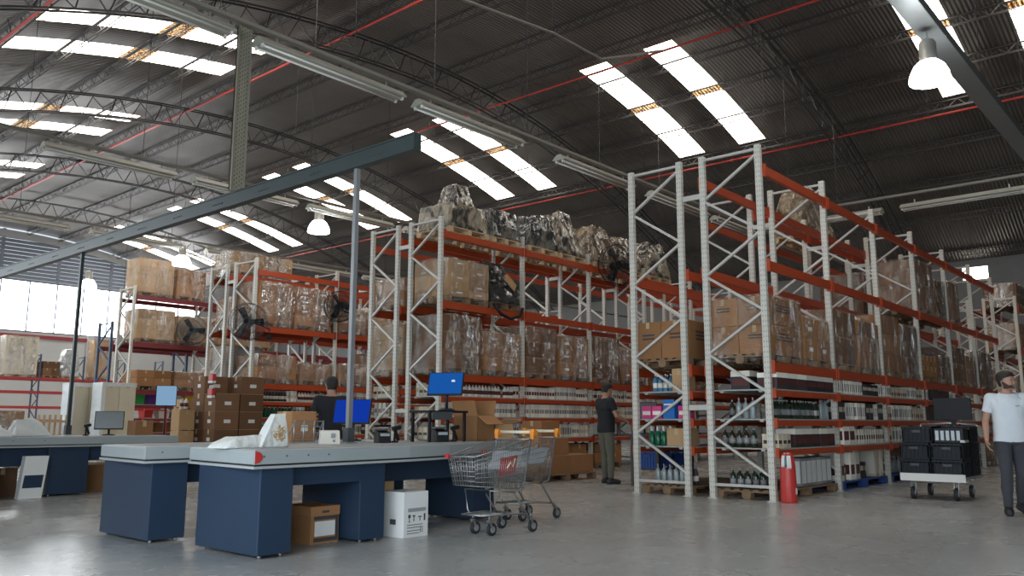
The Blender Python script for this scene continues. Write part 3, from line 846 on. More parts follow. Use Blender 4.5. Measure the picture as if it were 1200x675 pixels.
# floor level, farther bays
for (xa, xb, lb) in ((19.4, 20.5, 'wrapped pallet on the floor in the fourth bay of the front rack, behind the trolley'), (20.6, 21.65, 'second wrapped pallet on the floor in the fourth bay of the front rack'),
                     (22., 23.1, 'wrapped pallet on the floor in the fifth bay of the front rack'), (24.6, 25.9, 'wrapped pallet on the floor in the last bay of the front rack')):
    PLD(xa, xb, FY, 0, .58, lb, nz=2, mt='carton', wrap='film', d=.9)
for (xa, xb, lb) in ((14.25, 15.3, 'low carton pallet on the floor in the second bay of the middle rack'), (15.4, 16.5, 'low carton pallet on the floor near the second post of the middle rack'), (16.85, 18.0, 'low carton pallet on the floor in the third bay of the middle rack'),
                     (11.7, 12.8, 'low carton pallet on the floor in the end bay of the middle rack')):
    PLD(xa, xb, 12.41, 0, .6, lb, nz=2, mt='carton', wrap=None, d=.9)
# the rack behind it
PLD(11.64, 12.74, BY, Z1, .74, 'carton pallet with a round dark mark in the end bay behind the front rack', nx=1, ny=2, nz=1, mt='carton', mark=2, wrap=None, pal='wood')
PLD(12.84, 14.0, BY, Z1, .62, 'low pallet of brown cartons beside the round marked carton behind the front rack', nz=1, mt='carton_dk', wrap='film_thin')
PLD(14.3, 15.4, BY, Z1, 1.0, 'wrapped pallet in the second bay of the rack behind the front rack', nz=3, mt='carton_dk', wrap='film')
PLD(15.5, 16.6, BY, Z1, 1.1, 'taller wrapped pallet in the second bay of the rack behind the front rack', nz=3, mt='carton', wrap='film')
PLD(16.9, 18.9, BY, Z1, 1.0, 'wide wrapped pallet in the third bay of the rack behind the front rack', nx=3, nz=3, mt='carton_dk', wrap='film')
PLD(19.6, 21.4, BY, Z1, 1.0, 'wide wrapped pallet in the fourth bay of the rack behind the front rack', nx=3, nz=3, mt='carton', wrap='film')
lump_load(17.85, BY, Z3, 1.6, .8, 1.25, 'tan wrapped load with a knotted top on the highest beams behind the front rack', 'lump_tan', 3, top=(.55,.6), amp=.11)
PLD(19.9, 21.2, BY, Z2, 1.1, 'wrapped pallet in the fourth bay, second beam level, behind the front rack', nz=2, mt='carton_dk', wrap='film')

# middle rack
MY, NY = 12.41, 13.68
A1, A2, A3 = 2.055, 3.505, 4.955
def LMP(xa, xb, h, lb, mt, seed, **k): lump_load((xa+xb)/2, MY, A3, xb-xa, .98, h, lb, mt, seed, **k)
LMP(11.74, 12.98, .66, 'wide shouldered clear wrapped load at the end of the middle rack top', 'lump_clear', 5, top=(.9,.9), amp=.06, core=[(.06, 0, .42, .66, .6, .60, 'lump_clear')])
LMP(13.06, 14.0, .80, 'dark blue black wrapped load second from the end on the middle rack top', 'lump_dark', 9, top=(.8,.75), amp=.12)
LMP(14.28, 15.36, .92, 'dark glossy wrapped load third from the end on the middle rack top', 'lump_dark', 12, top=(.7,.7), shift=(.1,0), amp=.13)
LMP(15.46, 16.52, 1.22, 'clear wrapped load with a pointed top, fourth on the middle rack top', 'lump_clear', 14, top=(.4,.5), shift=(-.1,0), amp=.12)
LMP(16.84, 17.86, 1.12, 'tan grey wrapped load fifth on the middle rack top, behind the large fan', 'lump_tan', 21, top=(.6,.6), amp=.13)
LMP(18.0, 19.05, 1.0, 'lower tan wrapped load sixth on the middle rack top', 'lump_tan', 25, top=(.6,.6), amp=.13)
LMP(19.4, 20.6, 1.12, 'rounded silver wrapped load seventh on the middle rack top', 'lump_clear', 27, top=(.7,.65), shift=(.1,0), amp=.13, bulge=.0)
PLD(11.72, 12.9, 12.38, A2, .90, 'pallet of long pale cartons in four layers, end bay of the middle rack', d=1.04, nx=2, ny=2, nz=5, mt='carton_lt', wrap='film_thin', mark=1, amp=.02)
bb = lump_load(13.48, 12.36, A2, .92, 1.0, 1.02, 'black plastic covered load sagging over the beam of the middle rack', 'black_bag', 44, top=(.55,.6), shift=(-.2,0), amp=.16, pal='wood')
b = MB(); b.rbox((.12,-.50,.62), .42, .03, .16, .1, 0, .5); b.build('board', M['carton_lt'], bb)
b = MB(); b.tube([(-.45,-.52,.1),(-.3,-.6,-.12),(0,-.62,-.2),(.35,-.6,-.1),(.5,-.53,.08)], .035, 7); b.build('hanging_strap', M['black'], bb)
for k, (xa, xb, h, mt, wr, lb) in enumerate((
        (11.66, 12.74, 1.2, 'carton_dk', 'film', 'dark wrapped pallet in the end bay of the middle rack above the shelves'),
        (12.84, 14.0, .95, 'carton', 'film', 'shiny wrapped pallet beside the dark one in the end bay of the middle rack'),
        (14.2, 15.3, 1.18, 'carton_dk', 'film_thin', 'neat brown wrapped pallet in the second bay of the middle rack'),
        (15.4, 16.55, 1.05, 'carton', 'film', 'wrapped pallet with glinting film in the second bay of the middle rack'),
        (16.8, 17.9, 1.15, 'carton_dk', 'film', 'dark brown wrapped pallet in the third bay of the middle rack'),
        (18.0, 19.1, .9, 'carton', 'film', 'lower wrapped pallet in the third bay of the middle rack'),
        (19.4, 20.6, 1.1, 'carton_dk', 'film', 'wrapped pallet in the fourth bay of the middle rack'),
        (22., 23.2, 1.1, 'carton_dk', 'film', 'wrapped pallet in the fifth bay of the middle rack'))):
    PLD(xa, xb, MY, A1, h, lb, nz=3, mt=mt, wrap=wr, mark=k % 2, amp=.05)
PLD(11.7, 12.9, NY, A2, .62, 'low film covered carton pallet in the end bay behind the middle rack', nx=2, nz=2, mt='carton', wrap='film')
PLD(11.7, 12.8, NY, A1, 1.1, 'wrapped pallet of pale cartons at the rear corner of the middle rack pair', nz=3, mt='carton_lt', wrap='film')
PLD(12.9, 14., NY, A1, 1.0, 'second wrapped pallet in the end bay behind the middle rack', nz=3, mt='carton', wrap='film')
PLD(14.3, 15.6, NY, A1, 1.2, 'wrapped pallet in the second bay behind the middle rack', nz=3, mt='carton_dk', wrap='film')
PLD(16.9, 18.4, NY, A1, 1.1, 'wrapped pallet in the third bay behind the middle rack', nz=3, mt='carton', wrap='film')

# third rack
LY, KY = 19.2, 20.48
PLD(11.68, 13.5, KY, A3, .68, 'wrapped carton pallet on top of the third rack pair at its end', nx=4, nz=2, mt='carton_lt', wrap='film', mark=1)
PLD(11.66, 12.7, LY, A2, 1.18, 'tall film covered carton pallet behind the grey fan on the third rack', nz=3, mt='carton', wrap='film')
PLD(12.78, 13.95, LY, A2, 1.15, 'shiny wrapped pallet of brown cartons beside the grey fan on the third rack', nz=4, mt='carton', wrap='film', mark=1)
PLD(14.2, 15.2, LY, A2, .72, 'low wrapped pallet in the second bay of the third rack, second beam level', nz=2, mt='carton', wrap='film')
PLD(15.3, 16.5, LY, A2, .85, 'wrapped pallet with pale film in the second bay of the third rack, second beam level', nz=2, mt='carton_lt', wrap='film')
PLD(11.75, 12.9, LY, A1, .74, 'wrapped carton pallet with crumpled film in the end bay of the third rack', nz=2, mt='carton', wrap='film', amp=.08)
PLD(13.0, 14.0, LY, A1, .58, 'low carton pallet with loose torn film in the end bay of the third rack', nz=1, mt='carton', wrap='film', amp=.09)
PLD(14.25, 15.3, LY, A1, .62, 'low wrapped pallet in the second bay of the third rack above the shelves', nz=2, mt='carton', wrap='film')
PLD(15.4, 16.5, LY, A1, 1.0, 'tall wrapped pallet in the second bay of the third rack above the shelves', nz=3, mt='carton', wrap='film')
PLD(16.8, 18.2, LY, A1, 1.0, 'wrapped pallet in the third bay of the third rack', nz=3, mt='carton_dk', wrap='film')
PLD(11.68, 12.66, KY, A1, 1.0, 'pale wrapped pallet at the rear corner of the third rack pair', nz=2, mt='carton_lt', wrap='film_white')
PLD(11.8, 13.2, KY, A2, .9, 'wrapped pallet on the second beam level behind the third rack', nz=2, mt='carton', wrap='film')

# farthest white rack
EY = 25.9
PLD(11.66, 12.8, EY, A3, 1.2, 'tall pale wrapped pallet on top of the farthest white rack at its end', nz=4, mt='carton_lt', wrap='film_thin', d=.9)
PLD(12.88, 13.86, EY, A3, 1.0, 'brown carton pallet on top of the farthest white rack, next to the tall pale one', nz=4, mt='carton', wrap='film_thin')
PLD(11.74, 12.9, EY, A2, 1.06, 'tan wrapped pallet on the second beam level of the farthest white rack', nz=3, mt='carton_lt', wrap='film_thin')
PLD(13.0, 14.02, EY, A2, .95, 'carton pallet behind the round fan on the farthest white rack', nz=3, mt='carton_lt', wrap='film_thin')
PLD(11.8, 12.9, EY, A1, .62, 'pair of brown carton layers above the bright plastic tubs on the farthest white rack', nx=2, nz=2, mt='carton', wrap=None)
PLD(13.0, 14.0, EY, A1, .62, 'orange brown carton pallet beside the white post of the farthest white rack', nx=1, nz=2, mt='carton', wrap='film_thin')
PLD(14.4, 16.4, EY, A1, .8, 'wide carton pallet in the second bay of the farthest white rack', nx=3, nz=2, mt='carton', wrap='film_thin')
PLD(14.4, 16.4, EY, A2, 1.0, 'wide carton pallet, second bay and second beam level of the farthest white rack', nx=3, nz=3, mt='carton_lt', wrap='film_thin')

# gable wall rack
PLD(16.5, 18.2, 52.1, 3.56, 2.3, 'very tall film wrapped carton load on the low rack along the gable wall', d=1.1, nx=2, nz=1, mt='carton_beige', wrap='film', pal='wood')
lump_load(20.12, 52.15, 3.56, 1.0, .9, 1.75, 'pale green grey wrapped heap on the gable wall rack', 'lump_white', 61, top=(.6,.7), amp=.15)
PLD(21.3, 22.3, 52.1, 3.56, 2.35, 'tall orange tan wrapped load on the gable wall rack', d=1., nx=1, nz=2, mt='carton_lt', wrap='film_thin')
PLD(18.55, 19.45, 52.1, 3.56, .95, 'small stack of grey brown cartons on the gable wall rack', nz=2, mt='carton_dk', wrap=None)
# loads on the racks at the far end
for k, (x, z, h, mt, lb) in enumerate(((32.6, Z1, .95, 'carton_dk', 'wrapped pallet on the first beam level beyond the cross aisle'), (32.6, Z2, .9, 'carton', 'wrapped pallet on the second beam level beyond the cross aisle'),
        (32.6, Z3, .8, 'carton_dk', 'carton pallet on the top beams beyond the cross aisle'), (35.2, Z1, .9, 'carton', 'wrapped pallet in the second bay beyond the cross aisle'))):
    pallet_load(x, 5.8, z, 1.9, 1.0, h, lb, nx=3, nz=2, mt=mt, wrap='film')

# ------------------------------------------------------------------ shelf goods
def box_pack(w, d, h, m1, m2=None, band=(.35,.7), top=None):
    b = MB(); b.bx(-w/2, w/2, -d/2, d/2, 0, h)
    if m2:
        b.bx(-w*.42, w*.42, -d/2-.002, -d/2, h*band[0], h*band[1], 1)
        b.bx(-w/2-.002, -w/2, -d*.42, d*.42, h*band[0], h*band[1], 1)
    if top: b.bx(-w/2-.002, w/2+.002, -d/2-.003, d/2, h*.7, h+.002, 2)
    return b.mesh('product', [M[m1], M[m2 or m1], M[top or m1]])
def bottle_mesh(r, h, m1, cap, label=None, neck=.28):
    b = MB(); b.lathe([(r*.9,0),(r,.01),(r,h*.62),(r*.85,h*.7),(r*neck,h*.82),(r*neck,h*.9)], 9)
    b.lathe([(r*neck*1.25,h*.9),(r*neck*1.25,h)], 8, m=1)
    if label: b.lathe([(r*1.015,h*.2),(r*1.015,h*.5)], 9, m=2)
    return b.mesh('bottle', [M[m1], M[cap], M[label or m1]])
def spray_mesh(r, h, m1, cap):
    b = MB(); b.lathe([(r*.9,0),(r,.01),(r,h*.55),(r*.5,h*.7),(r*.35,h*.76)], 9)
    b.bx(-r*.5, r*.9, -r*.3, r*.3, h*.86, h, 1); b.bx(-r*.3, r*.3, -r*.3, r*.3, h*.74, h*.87, 1); b.bar((r*.7,0,h*.88), (r*.95,0,h*.7), r*.2, r*.3, 1)
    return b.mesh('bottle', [M[m1], M[cap]])
PK = {}
for i, hh in enumerate((.285,.25,.275)):
    PK['w%d' % i] = box_pack(.085, .2, hh, 'pack_white', 'pack_grey' if i == 0 else 'pack_red' if i == 1 else 'pack_cream', (.3,.6))
    PK['s%d' % i] = box_pack(.055, .2, hh, 'pack_white', 'pack_grey', (.2,.75)) if i != 1 else box_pack(.06, .2, hh, 'pack_cream', 'pack_red', (.2,.5))
    PK['k%d' % i] = box_pack(.085, .2, hh, 'pack_dark', 'pack_cream' if i else 'pack_red', (.45,.75))
    PK['c%d' % i] = box_pack(.12, .25, hh*.8, 'pack_cream', 'pack_dark', (.3,.55))
PK['disp'] = box_pack(.36, .3, .235, 'pack_dark', 'pack_red', (.25,.60), 'pack_white')
PK['disp2'] = box_pack(.30, .3, .27, 'pack_dark', 'pack_red', (.2,.6), 'pack_white')
PK['four'] = box_pack(.26, .28, .30, 'pack_white', 'pack_red', (.25,.75))
PK['big'] = box_pack(.2, .3, .42, 'pack_grey', 'paper', (.1,.9))
PK['bigw'] = box_pack(.2, .3, .46, 'pack_white', 'pack_red', (.2,.55))
PK['cream'] = box_pack(.15, .3, .50, 'pack_cream', 'pack_white', (.1,.9))
PK['pink'] = box_pack(.17, .2, .20, 'pink', 'pack_white', (.3,.6)); PK['blue'] = box_pack(.2, .22, .30, 'bluepack', 'pack_white', (.7,.78))
PK['bot_d'] = bottle_mesh(.045, .28, 'glass_dark', 'grey', 'pack_grey'); PK['bot_b'] = bottle_mesh(.04, .28, 'glass_blue', 'white', 'pack_white')
PK['bot_p'] = bottle_mesh(.045, .31, 'plastic_clear', 'grey', None); PK['bot_a'] = bottle_mesh(.045, .29, 'brown_liq', 'pack_red', 'pack_cream')
PK['bot_g'] = bottle_mesh(.048, .27, 'green_bot', 'white', None, .5); PK['bot_w'] = bottle_mesh(.045, .27, 'pack_white', 'pack_red', 'pack_red')
PK['bot_k'] = bottle_mesh(.042, .27, 'pack_dark', 'grey', 'pack_white', .6); PK['spr'] = spray_mesh(.05, .30, 'pack_white', 'green'); PK['sprg'] = spray_mesh(.05, .30, 'green_bot', 'white')

WORD = {'product_box': 'box', 'bottle': 'bottle', 'display_carton': 'carton', 'slim_pack': 'pack'}
def goods(kind, keys, a, b, y, z, pitch, lb, grp, cat=None, along='x', skip=.04, jit=.0018, rz=0., rows=1, lift=.023, sz=1.):
    """a row of single goods standing on a shelf from a to b"""
    n = int((b-a)/pitch); run = random.randrange(len(keys))
    for r in range(rows):
        for i in range(n):
            if random.random() < skip: continue
            if random.random() < .25: run = random.randrange(len(keys))
            me = PK[keys[run]]
            t = a + pitch*(i+.5)
            x_, y_ = (t, y + r*.22 + random.uniform(-jit, jit)*3) if along == 'x' else (y + r*.22, t)
            o = bpy.data.objects.new(kind, me); COL.objects.link(o)
            o.location = (x_ + (random.uniform(-jit, jit) if along == 'x' else 0), y_, z + lift); o.rotation_euler = (0, 0, rz + random.uniform(-.012,.012))
            o.scale = (1, 1, sz)
            tag(o, lb, cat or WORD[kind], grp)
TS, MS, LS = 1.57, 1.14, .72
yF = 5.22
g = lambda *a, **k: goods(*a, **k)
# front rack, long side
g('display_carton', ['disp'], 11.68, 14.0, yF, TS, .372, 'dark carton with white top and red picture on the top shelf of the front rack', 'display cartons on the front rack top shelf', skip=0)
g('bottle', ['bot_k','bot_d'], 11.68, 13.6, yF, MS, .105, 'dark bottle on the middle shelf in the end bay of the front rack', 'dark bottles, front rack end bay', skip=.02)
g('bottle', ['bot_p'], 13.62, 13.95, yF, MS, .11, 'clear bottle at the post end of the dark bottle row on the front rack', 'clear bottles, front rack end bay', skip=0)
g('display_carton', ['disp2'], 12.25, 14.0, yF, LS, .32, 'white topped carton with red picture on the lowest shelf of the front rack', 'display cartons on the front rack lowest shelf', skip=0)
g('product_box', ['c0','c1'], 11.7, 12.2, yF, LS, .15, 'small pale box at the end of the lowest shelf of the front rack', 'pale boxes, front rack lowest shelf', skip=0)
for lv, z, nm in ((0, TS, 'top'), (1, MS, 'middle'), (2, LS, 'lowest')):
    for bay, xb, bn in ((1, RX[1], 'second'), (2, RX[2], 'third'), (3, RX[3], 'fourth')):
        keys = {0: ['k0','k1','s0'], 1: ['s0','s2','k2'], 2: ['c0','k0','w1']}[lv] if bay == 1 else ['s0','s1','s2'] if bay == 2 else ['k0','s0','k2']
        w = .125 if keys[0] == 'c0' else .095 if bay == 1 else .075 if bay == 2 else .1
        aa = xb + .12 + (.75 if (bay, lv) == (1, 2) else 0)
        g('slim_pack', keys, aa, xb+BAY-.1, yF, z, w, 'slim pack in the row on the %s shelf, %s bay of the front rack' % (nm, bn), 'slim packs, front rack %s shelf %s bay' % (nm, bn), skip=.05, sz=.8 if lv == 0 else 1.)
g('product_box', ['four'], RX[1]+.14, RX[1]+.72, yF, LS, .285, 'square white box with red print, lowest shelf by the second front rack post', 'square white boxes, front rack', skip=0)
# floor level of the front rack
fp = empty('pallet', (12.85, FY, 0)); tag(fp, 'bare wooden pallet on the floor under the end bay of the front rack', 'pallet')
link('deck_boards', cached(('pal', 2.3, 1.0, 'wood'), lambda: pallet_mesh(2.3, 1.0, M['wood'])), fp)
g('product_box', ['big'], 12.75, 13.98, 5.36, .12, .205, 'pale grey box standing on the bare pallet under the front rack', 'grey boxes under the front rack', skip=0)
fp = empty('pallet', (15.4, FY, 0)); tag(fp, 'blue plastic pallet under the second bay of the front rack', 'pallet')
link('deck_boards', cached(('palb', 2.3), lambda: pallet_mesh(2.3, 1.0, M['blue_plastic'])), fp)
for k in range(9):
    if k in (6,): continue
    g('product_box', ['bigw' if k in (0, 2, 3) else 'cream' if k in (7, 8) else 'k2'], 14.3+k*.25, 14.53+k*.25, 5.33, .12, .22, 'tall printed box on the blue pallet under the front rack', 'tall boxes on the blue pallet', skip=0)
fp = empty('pallet', (17.95, FY, 0)); tag(fp, 'blue plastic pallet under the third bay of the front rack, behind the trolley', 'pallet')
link('deck_boards', cached(('palb', 2.3), lambda: pallet_mesh(2.3, 1.0, M['blue_plastic'])), fp)
g('bottle', ['bot_p','bot_k','bot_b'], 16.85, 19., 5.36, .12, .125, 'bottle standing on the blue pallet behind the trolley', 'bottles on the blue pallet', skip=.05)
# seen through the end frame of the front rack: goods ranged along Y
for z, nm, keys, pt, kd in ((TS, 'top', ['disp2'], .33, 'display_carton'), (MS, 'middle', ['bot_d','bot_p'], .11, 'bottle'), (LS, 'lowest', ['bot_d'], .115, 'bottle'), (.12, 'floor', ['bot_p','bot_d'], .12, 'bottle')):
    if z == .12:
        g('bottle', keys, 5.35, 6.0, 11.85, z, pt, 'tall bottle standing on the pallet inside the end frame of the front rack', 'tall bottles, front rack pallet end', along='y', rows=2)
    else:
        g(kd, keys, 5.45, 6.05, 11.80, z, pt, '%s behind the end frame on the %s shelf of the front rack' % (WORD[kd], nm), 'goods behind the end frame, front rack %s shelf' % nm, along='y', rz=-PI/2 if kd != 'bottle' else 0, rows=1)
g('product_box', ['blue'], 5.62, 6.06, 12.3, TS, .215, 'tall blue pack deep inside the end bay of the front rack', 'blue packs inside the front rack', along='y', skip=0, rz=-PI/2, sz=.8)
# end of the rack behind
g('bottle', ['bot_b','bot_b','bot_p'], 6.82, 7.36, 11.78, TS, .095, 'pale blue bottle on the top shelf behind the end frame of the rear front rack', 'pale blue bottles', along='y', rows=2)
g('bottle', ['spr'], 6.9, 7.13, 12.25, TS+.0, .115, 'white trigger spray bottle among the pale blue bottles', 'trigger sprays', along='y', skip=0)
g('product_box', ['pink'], 6.98, 7.36, 11.76, MS, .185, 'pink pack on the shelf behind the end frame, under the pale blue bottles', 'pink packs', along='y', skip=0, rz=-PI/2)
g('product_box', ['blue'], 6.75, 6.97, 11.78, MS, .21, 'tall blue pack next to the pink packs', 'blue packs beside the pink packs', along='y', skip=0, rz=-PI/2)
g('product_box', ['pink'], 6.5, 6.72, 11.76, MS, .19, 'pink pack standing alone on the near side of the tall blue pack', 'single pink pack', along='y', skip=0, rz=-PI/2)
g('bottle', ['sprg'], 6.95, 7.38, 11.76, LS, .11, 'green spray bottle on the lowest shelf behind the end frame', 'green spray bottles', along='y', skip=0, rows=2)
cb = link('carton', carton(.40, .34, .27, 'carton_lt'), None, (11.85, 6.72, LS+.024)); tag(cb, 'plain brown carton beside the green spray bottles', 'carton')
cb = link('carton', carton(.3, .24, .35, 'carton_lt'), None, (11.82, 6.66, TS+.024)); tag(cb, 'tall plain carton beside the pale blue bottles', 'carton')
fp = empty('pallet', (12.84, BY, 0)); tag(fp, 'wooden pallet under the bottles inside the end of the rear front rack', 'pallet')
link('deck_boards', cached(('pal', 2.3, .9, 'wood'), lambda: pallet_mesh(2.3, .9, M['wood'])), fp)
g('bottle', ['bot_p','bot_p','bot_k'], 6.55, 7.3, 11.8, .14, .11, 'clear tall bottle on the wooden pallet at the end of the rear front rack', 'clear bottles on the pallet', along='y', rows=2, lift=.003)
# middle rack, long side
yM = 12.05
for z, nm, keys, pt in ((1.6, 'top', ['w1','w0','w1'], .092), (1.19, 'middle', ['w0','w2','w0'], .092), (.75, 'lowest', ['w2','w0','s0'], .092)):
    for bay, bn in ((0, 'end'), (1, 'second'), (2, 'third')):
        if bay == 2 and nm == 'lowest': continue
        mm = 'bottle' if (bay, nm) == (0, 'top') else 'product_box'
        kk = ['bot_w','bot_w','w1'] if mm == 'bottle' else keys
        g(mm, kk, RX[bay]+.12, RX[bay+1]-.1, yM, z, pt if mm != 'bottle' else .1, 'white %s in the row on the %s shelf, %s bay of the middle rack' % (WORD[mm], nm, bn), 'white goods, middle rack %s shelf %s bay' % (nm, bn), skip=.05)
# third rack, long side
yL = 18.82
for z, nm, rows_ in ((1.6, 'top', (('bottle', ['bot_b','bot_k','bot_w'], 11.72, 12.75, .09, 'white capped bottle'), ('product_box', ['w2'], 12.77, 13.0, .09, 'tall white box'), ('bottle', ['bot_w','bot_a'], 13.05, 14.0, .095, 'red capped bottle'))),
                     (1.19, 'middle', (('bottle', ['bot_g'], 11.72, 12.9, .105, 'green bottle'), ('product_box', ['w0','s2'], 12.95, 13.25, .09, 'white box'), ('bottle', ['bot_a'], 13.3, 14.0, .1, 'amber bottle'))),
                     (.75, 'lowest', (('bottle', ['bot_a','bot_d'], 11.72, 14.0, .1, 'brown bottle'),))):
    for kd, kk, a, b_, pt, nm2 in rows_:
        g(kd, kk, a, b_, yL, z, pt, '%s on the %s shelf in the end bay of the third rack' % (nm2, nm), '%ss, third rack %s shelf' % (nm2, nm), skip=.02)
    g('product_box', ['w0','s0','k1'], RX[1]+.12, RX[2]-.1, yL, z, .1, 'mixed box in the row on the %s shelf, second bay of the third rack' % nm, 'mixed boxes, third rack %s shelf' % nm)
# ends of the middle and third racks, along Y
for y0, nm in ((11.98, 'middle'), (13.28, 'rear middle')):
    for z, sn, keys in ((1.6, 'top', ['c0','w2','c1']), (1.19, 'middle', ['c1','w0']), (.75, 'lowest', ['c0','c2'])):
        g('product_box', keys, y0+.26, y0+.85, 11.8, z, .135, 'pale box behind the end frame on the %s shelf of the %s rack' % (sn, nm), 'pale boxes behind the end frame, %s rack %s shelf' % (nm, sn), along='y', rz=-PI/2)
# coloured tubs on the farthest white rack
def tub(x, w, h, col, lb, y=25.7, z=1.625, d=.4, name='plastic_tub'):
    b = MB(); b.add([(-w*.42,-d*.42,0),(w*.42,-d*.42,0),(w*.42,d*.42,0),(-w*.42,d*.42,0),(-w/2,-d/2,h),(w/2,-d/2,h),(w/2,d/2,h),(-w/2,d/2,h)], [(0,3,2,1),(4,5,6,7),(0,1,5,4),(1,2,6,5),(2,3,7,6),(3,0,4,7)])
    t = empty(name, (x, y, z)); tag(t, lb, 'tub')
    b.build('body', M[col], t); c = MB(); c.bx(-w*.52, w*.52, -d*.52, d*.52, h-.02, h+.02); c.build('rim', M[col], t)
M['purple'] = mat('purple_plastic', (.12,.03,.25), .4)
tub(11.95, .42, .38, 'green', 'bright green plastic tub on the farthest white rack'); tub(12.45, .42, .36, 'purple', 'purple plastic tub beside the bright green one')
tub(13.2, .24, .34, 'pack_white', 'white plastic tub between the purple and the yellow one'); tub(13.62, .3, .28, 'yellow', 'yellow plastic tub on the farthest white rack')
tub(12.3, .3, .24, 'red', 'red plastic tub on the middle shelf of the farthest white rack', z=1.215); tub(12.8, .36, .22, 'pack_white', 'white plastic tub on the middle shelf, beside the red tub', z=1.215)
tub(13.4, .4, .22, 'darkgrey', 'dark plastic tub on the middle shelf of the farthest white rack', z=1.215)
for x, lb in ((12.0, 'brown carton on the lowest shelf of the farthest white rack, by its end post'), (12.9, 'brown carton on the lowest shelf of the farthest white rack, under the white tub'), (13.7, 'brown carton on the lowest shelf of the farthest white rack, by the second post')):
    cb = link('carton', carton(.6, .5, .3, 'carton'), None, (x, 25.85, .775)); tag(cb, lb, 'carton')

# stack of brown cartons in front of the third rack's end
sk = empty('pallet', (10.3, 17.55, 0)); tag(sk, 'wooden pallet under the stack of brown cartons before the third rack', 'pallet'); pallet(1.2, 1.0, sk)
WHERE = ['bottom', 'second', 'third', 'fourth', 'fifth']
for k in range(5):
    for i in range(2):
        for j in range(2):
            if k == 4 and (i, j) == (0, 0): continue
            cb = link('carton', carton(.58, .48, .39, 'carton_dk', 1), None, (10.0+i*.61, 17.3+j*.51, .145+k*.395)); cb.rotation_euler = (0,0,random.uniform(-.015,.015))
            tag(cb, 'brown white labelled carton, %s layer of the stack before the third rack' % WHERE[k], 'carton', 'cartons in the %s layer of the stack' % WHERE[k])
for k in range(3):
    cb = link('carton', carton(.36, .36, .44, 'carton_lt'), None, (9.42, 17.9, .46*k)); tag(cb, 'narrow pale carton in the slim pile beside the brown stack, %s from the floor' % ('lowest', 'second', 'third')[k], 'carton')
for k in range(3):
    cb = link('carton', carton(.34, .32, .52, 'carton_lt', 2), None, (9.75, 18.5, .54*k)); tag(cb, 'tall narrow carton in the pile behind the slim pile, %s from the floor' % ('lowest', 'second', 'third')[k], 'carton')
for k, (y, lb) in enumerate(((17.8, 'white bottle standing on the slim pile of pale cartons, nearer the brown stack'), (17.98, 'white bottle standing on the slim pile of pale cartons, farther from the brown stack'))):
    o = link('bottle', PK['bot_w'], None, (9.42, y, 1.38)); tag(o, lb, 'bottle')
# red and white packs hung on the stack corner
for k, z in enumerate((1.68, 2.0)):
    t = empty('hanging_pack', (9.63, 17.12, z-.06)); tag(t, ('lower', 'upper')[k] + ' red and white pack on the corner of the brown carton stack', 'pack')
    b = MB(); b.bx(-.04, .04, -.09, .09, .05, .2); b.build('body', M['red'], t)
    b = MB()
    for y in (-.05, .04): b.lathe([(.035,.2),(.035,.25),(.015,.28)], 8, (0,y,0))
    b.bx(-.042, .042, -.092, .092, .0, .05); b.build('cap', M['paper'], t)
    b = MB(); b.bx(.03, .055, -.02, .02, .1, .13); b.build('hook', M['steel'], t)

# pallet of cartons on the floor before the middle rack
pk = empty('pallet', (13.0, 10.35, 0)); tag(pk, 'wooden pallet on the floor before the middle rack, under open cartons', 'pallet'); pallet(1.8, 1.0, pk)
for x, y, z, w, d, h, lb in ((12.65, 10.2, .142, .95, .6, .34, 'low open carton on the floor pallet, nearer the checkouts'), (13.55, 10.25, .142, .8, .6, .34, 'low brown carton on the floor pallet, nearer the man in black'),
        (12.5, 10.25, .485, .5, .45, .34, 'brown carton in the middle of the pile before the middle rack'), (13.05, 10.3, .485, .5, .45, .32, 'brown carton beside it in the second layer before the middle rack'),
        (12.72, 10.3, .83, .62, .45, .3, 'top carton of the pile before the middle rack')):
    cb = link('carton', carton(w, d, h, 'carton'), None, (x, y, z)); cb.rotation_euler = (0,0,random.uniform(-.12,.12)); tag(cb, lb, 'carton')

# tall white wrapped pallets on the floor near the far checkout
def white_pallet(x0, y0, w_, d_, h, lb):
    t = empty('pallet_load', (x0+w_/2, y0+d_/2, 0)); tag(t, lb, 'pallet load'); pallet(w_, d_, t)
    for i in range(2): link('carton', carton(w_/2-.012, d_, h-.142, 'carton_beige'), t, (-w_/4+i*w_/2, 0, .142))
    b = MB()
    for k in range(10):
        for j in range(6):
            q = []
            for (kk, jj) in ((k, j), (k+1, j), (k+1, j+1), (k, j+1)):
                z = .16 + (h-.14)*kk/10; y = -d_/2 + d_*jj/6; q.append((-w_/2-.012+.012*noise.noise(Vector((y*4, z*3, x0))), y, z))
            b.add(q, [(0,3,2,1)], 0, True)
    for (xa, xb, za, zb, ya) in ((-w_/2-.01, -w_/2+.07, .16, h, -d_/2-.006),): b.bx(xa, xb, ya, ya+.004, za, zb)
    b.bx(-w_/2-.012, w_/2+.012, -d_/2-.012, d_/2+.012, h+.004, h+.03); b.bx(-w_/2-.01, w_/2+.01, -d_/2-.01, -d_/2-.006, h-.07, h+.02)
    b.build('white_wrap', M['wrap_white'], t)
white_pallet(8.33, 21.25, .8, .55, 2.0, 'tall white wrapped pallet load standing behind the other white one')
white_pallet(8.73, 20.5, .8, .55, 2.0, 'tall white wrapped pallet load standing in front, nearest the far checkout')
PLD(6.3, 7.6, 22.5, 0, 1.35, 'low film covered pallet with red cables showing, behind the far checkout', d=1.0, nx=2, nz=2, mt='carton', wrap='film')
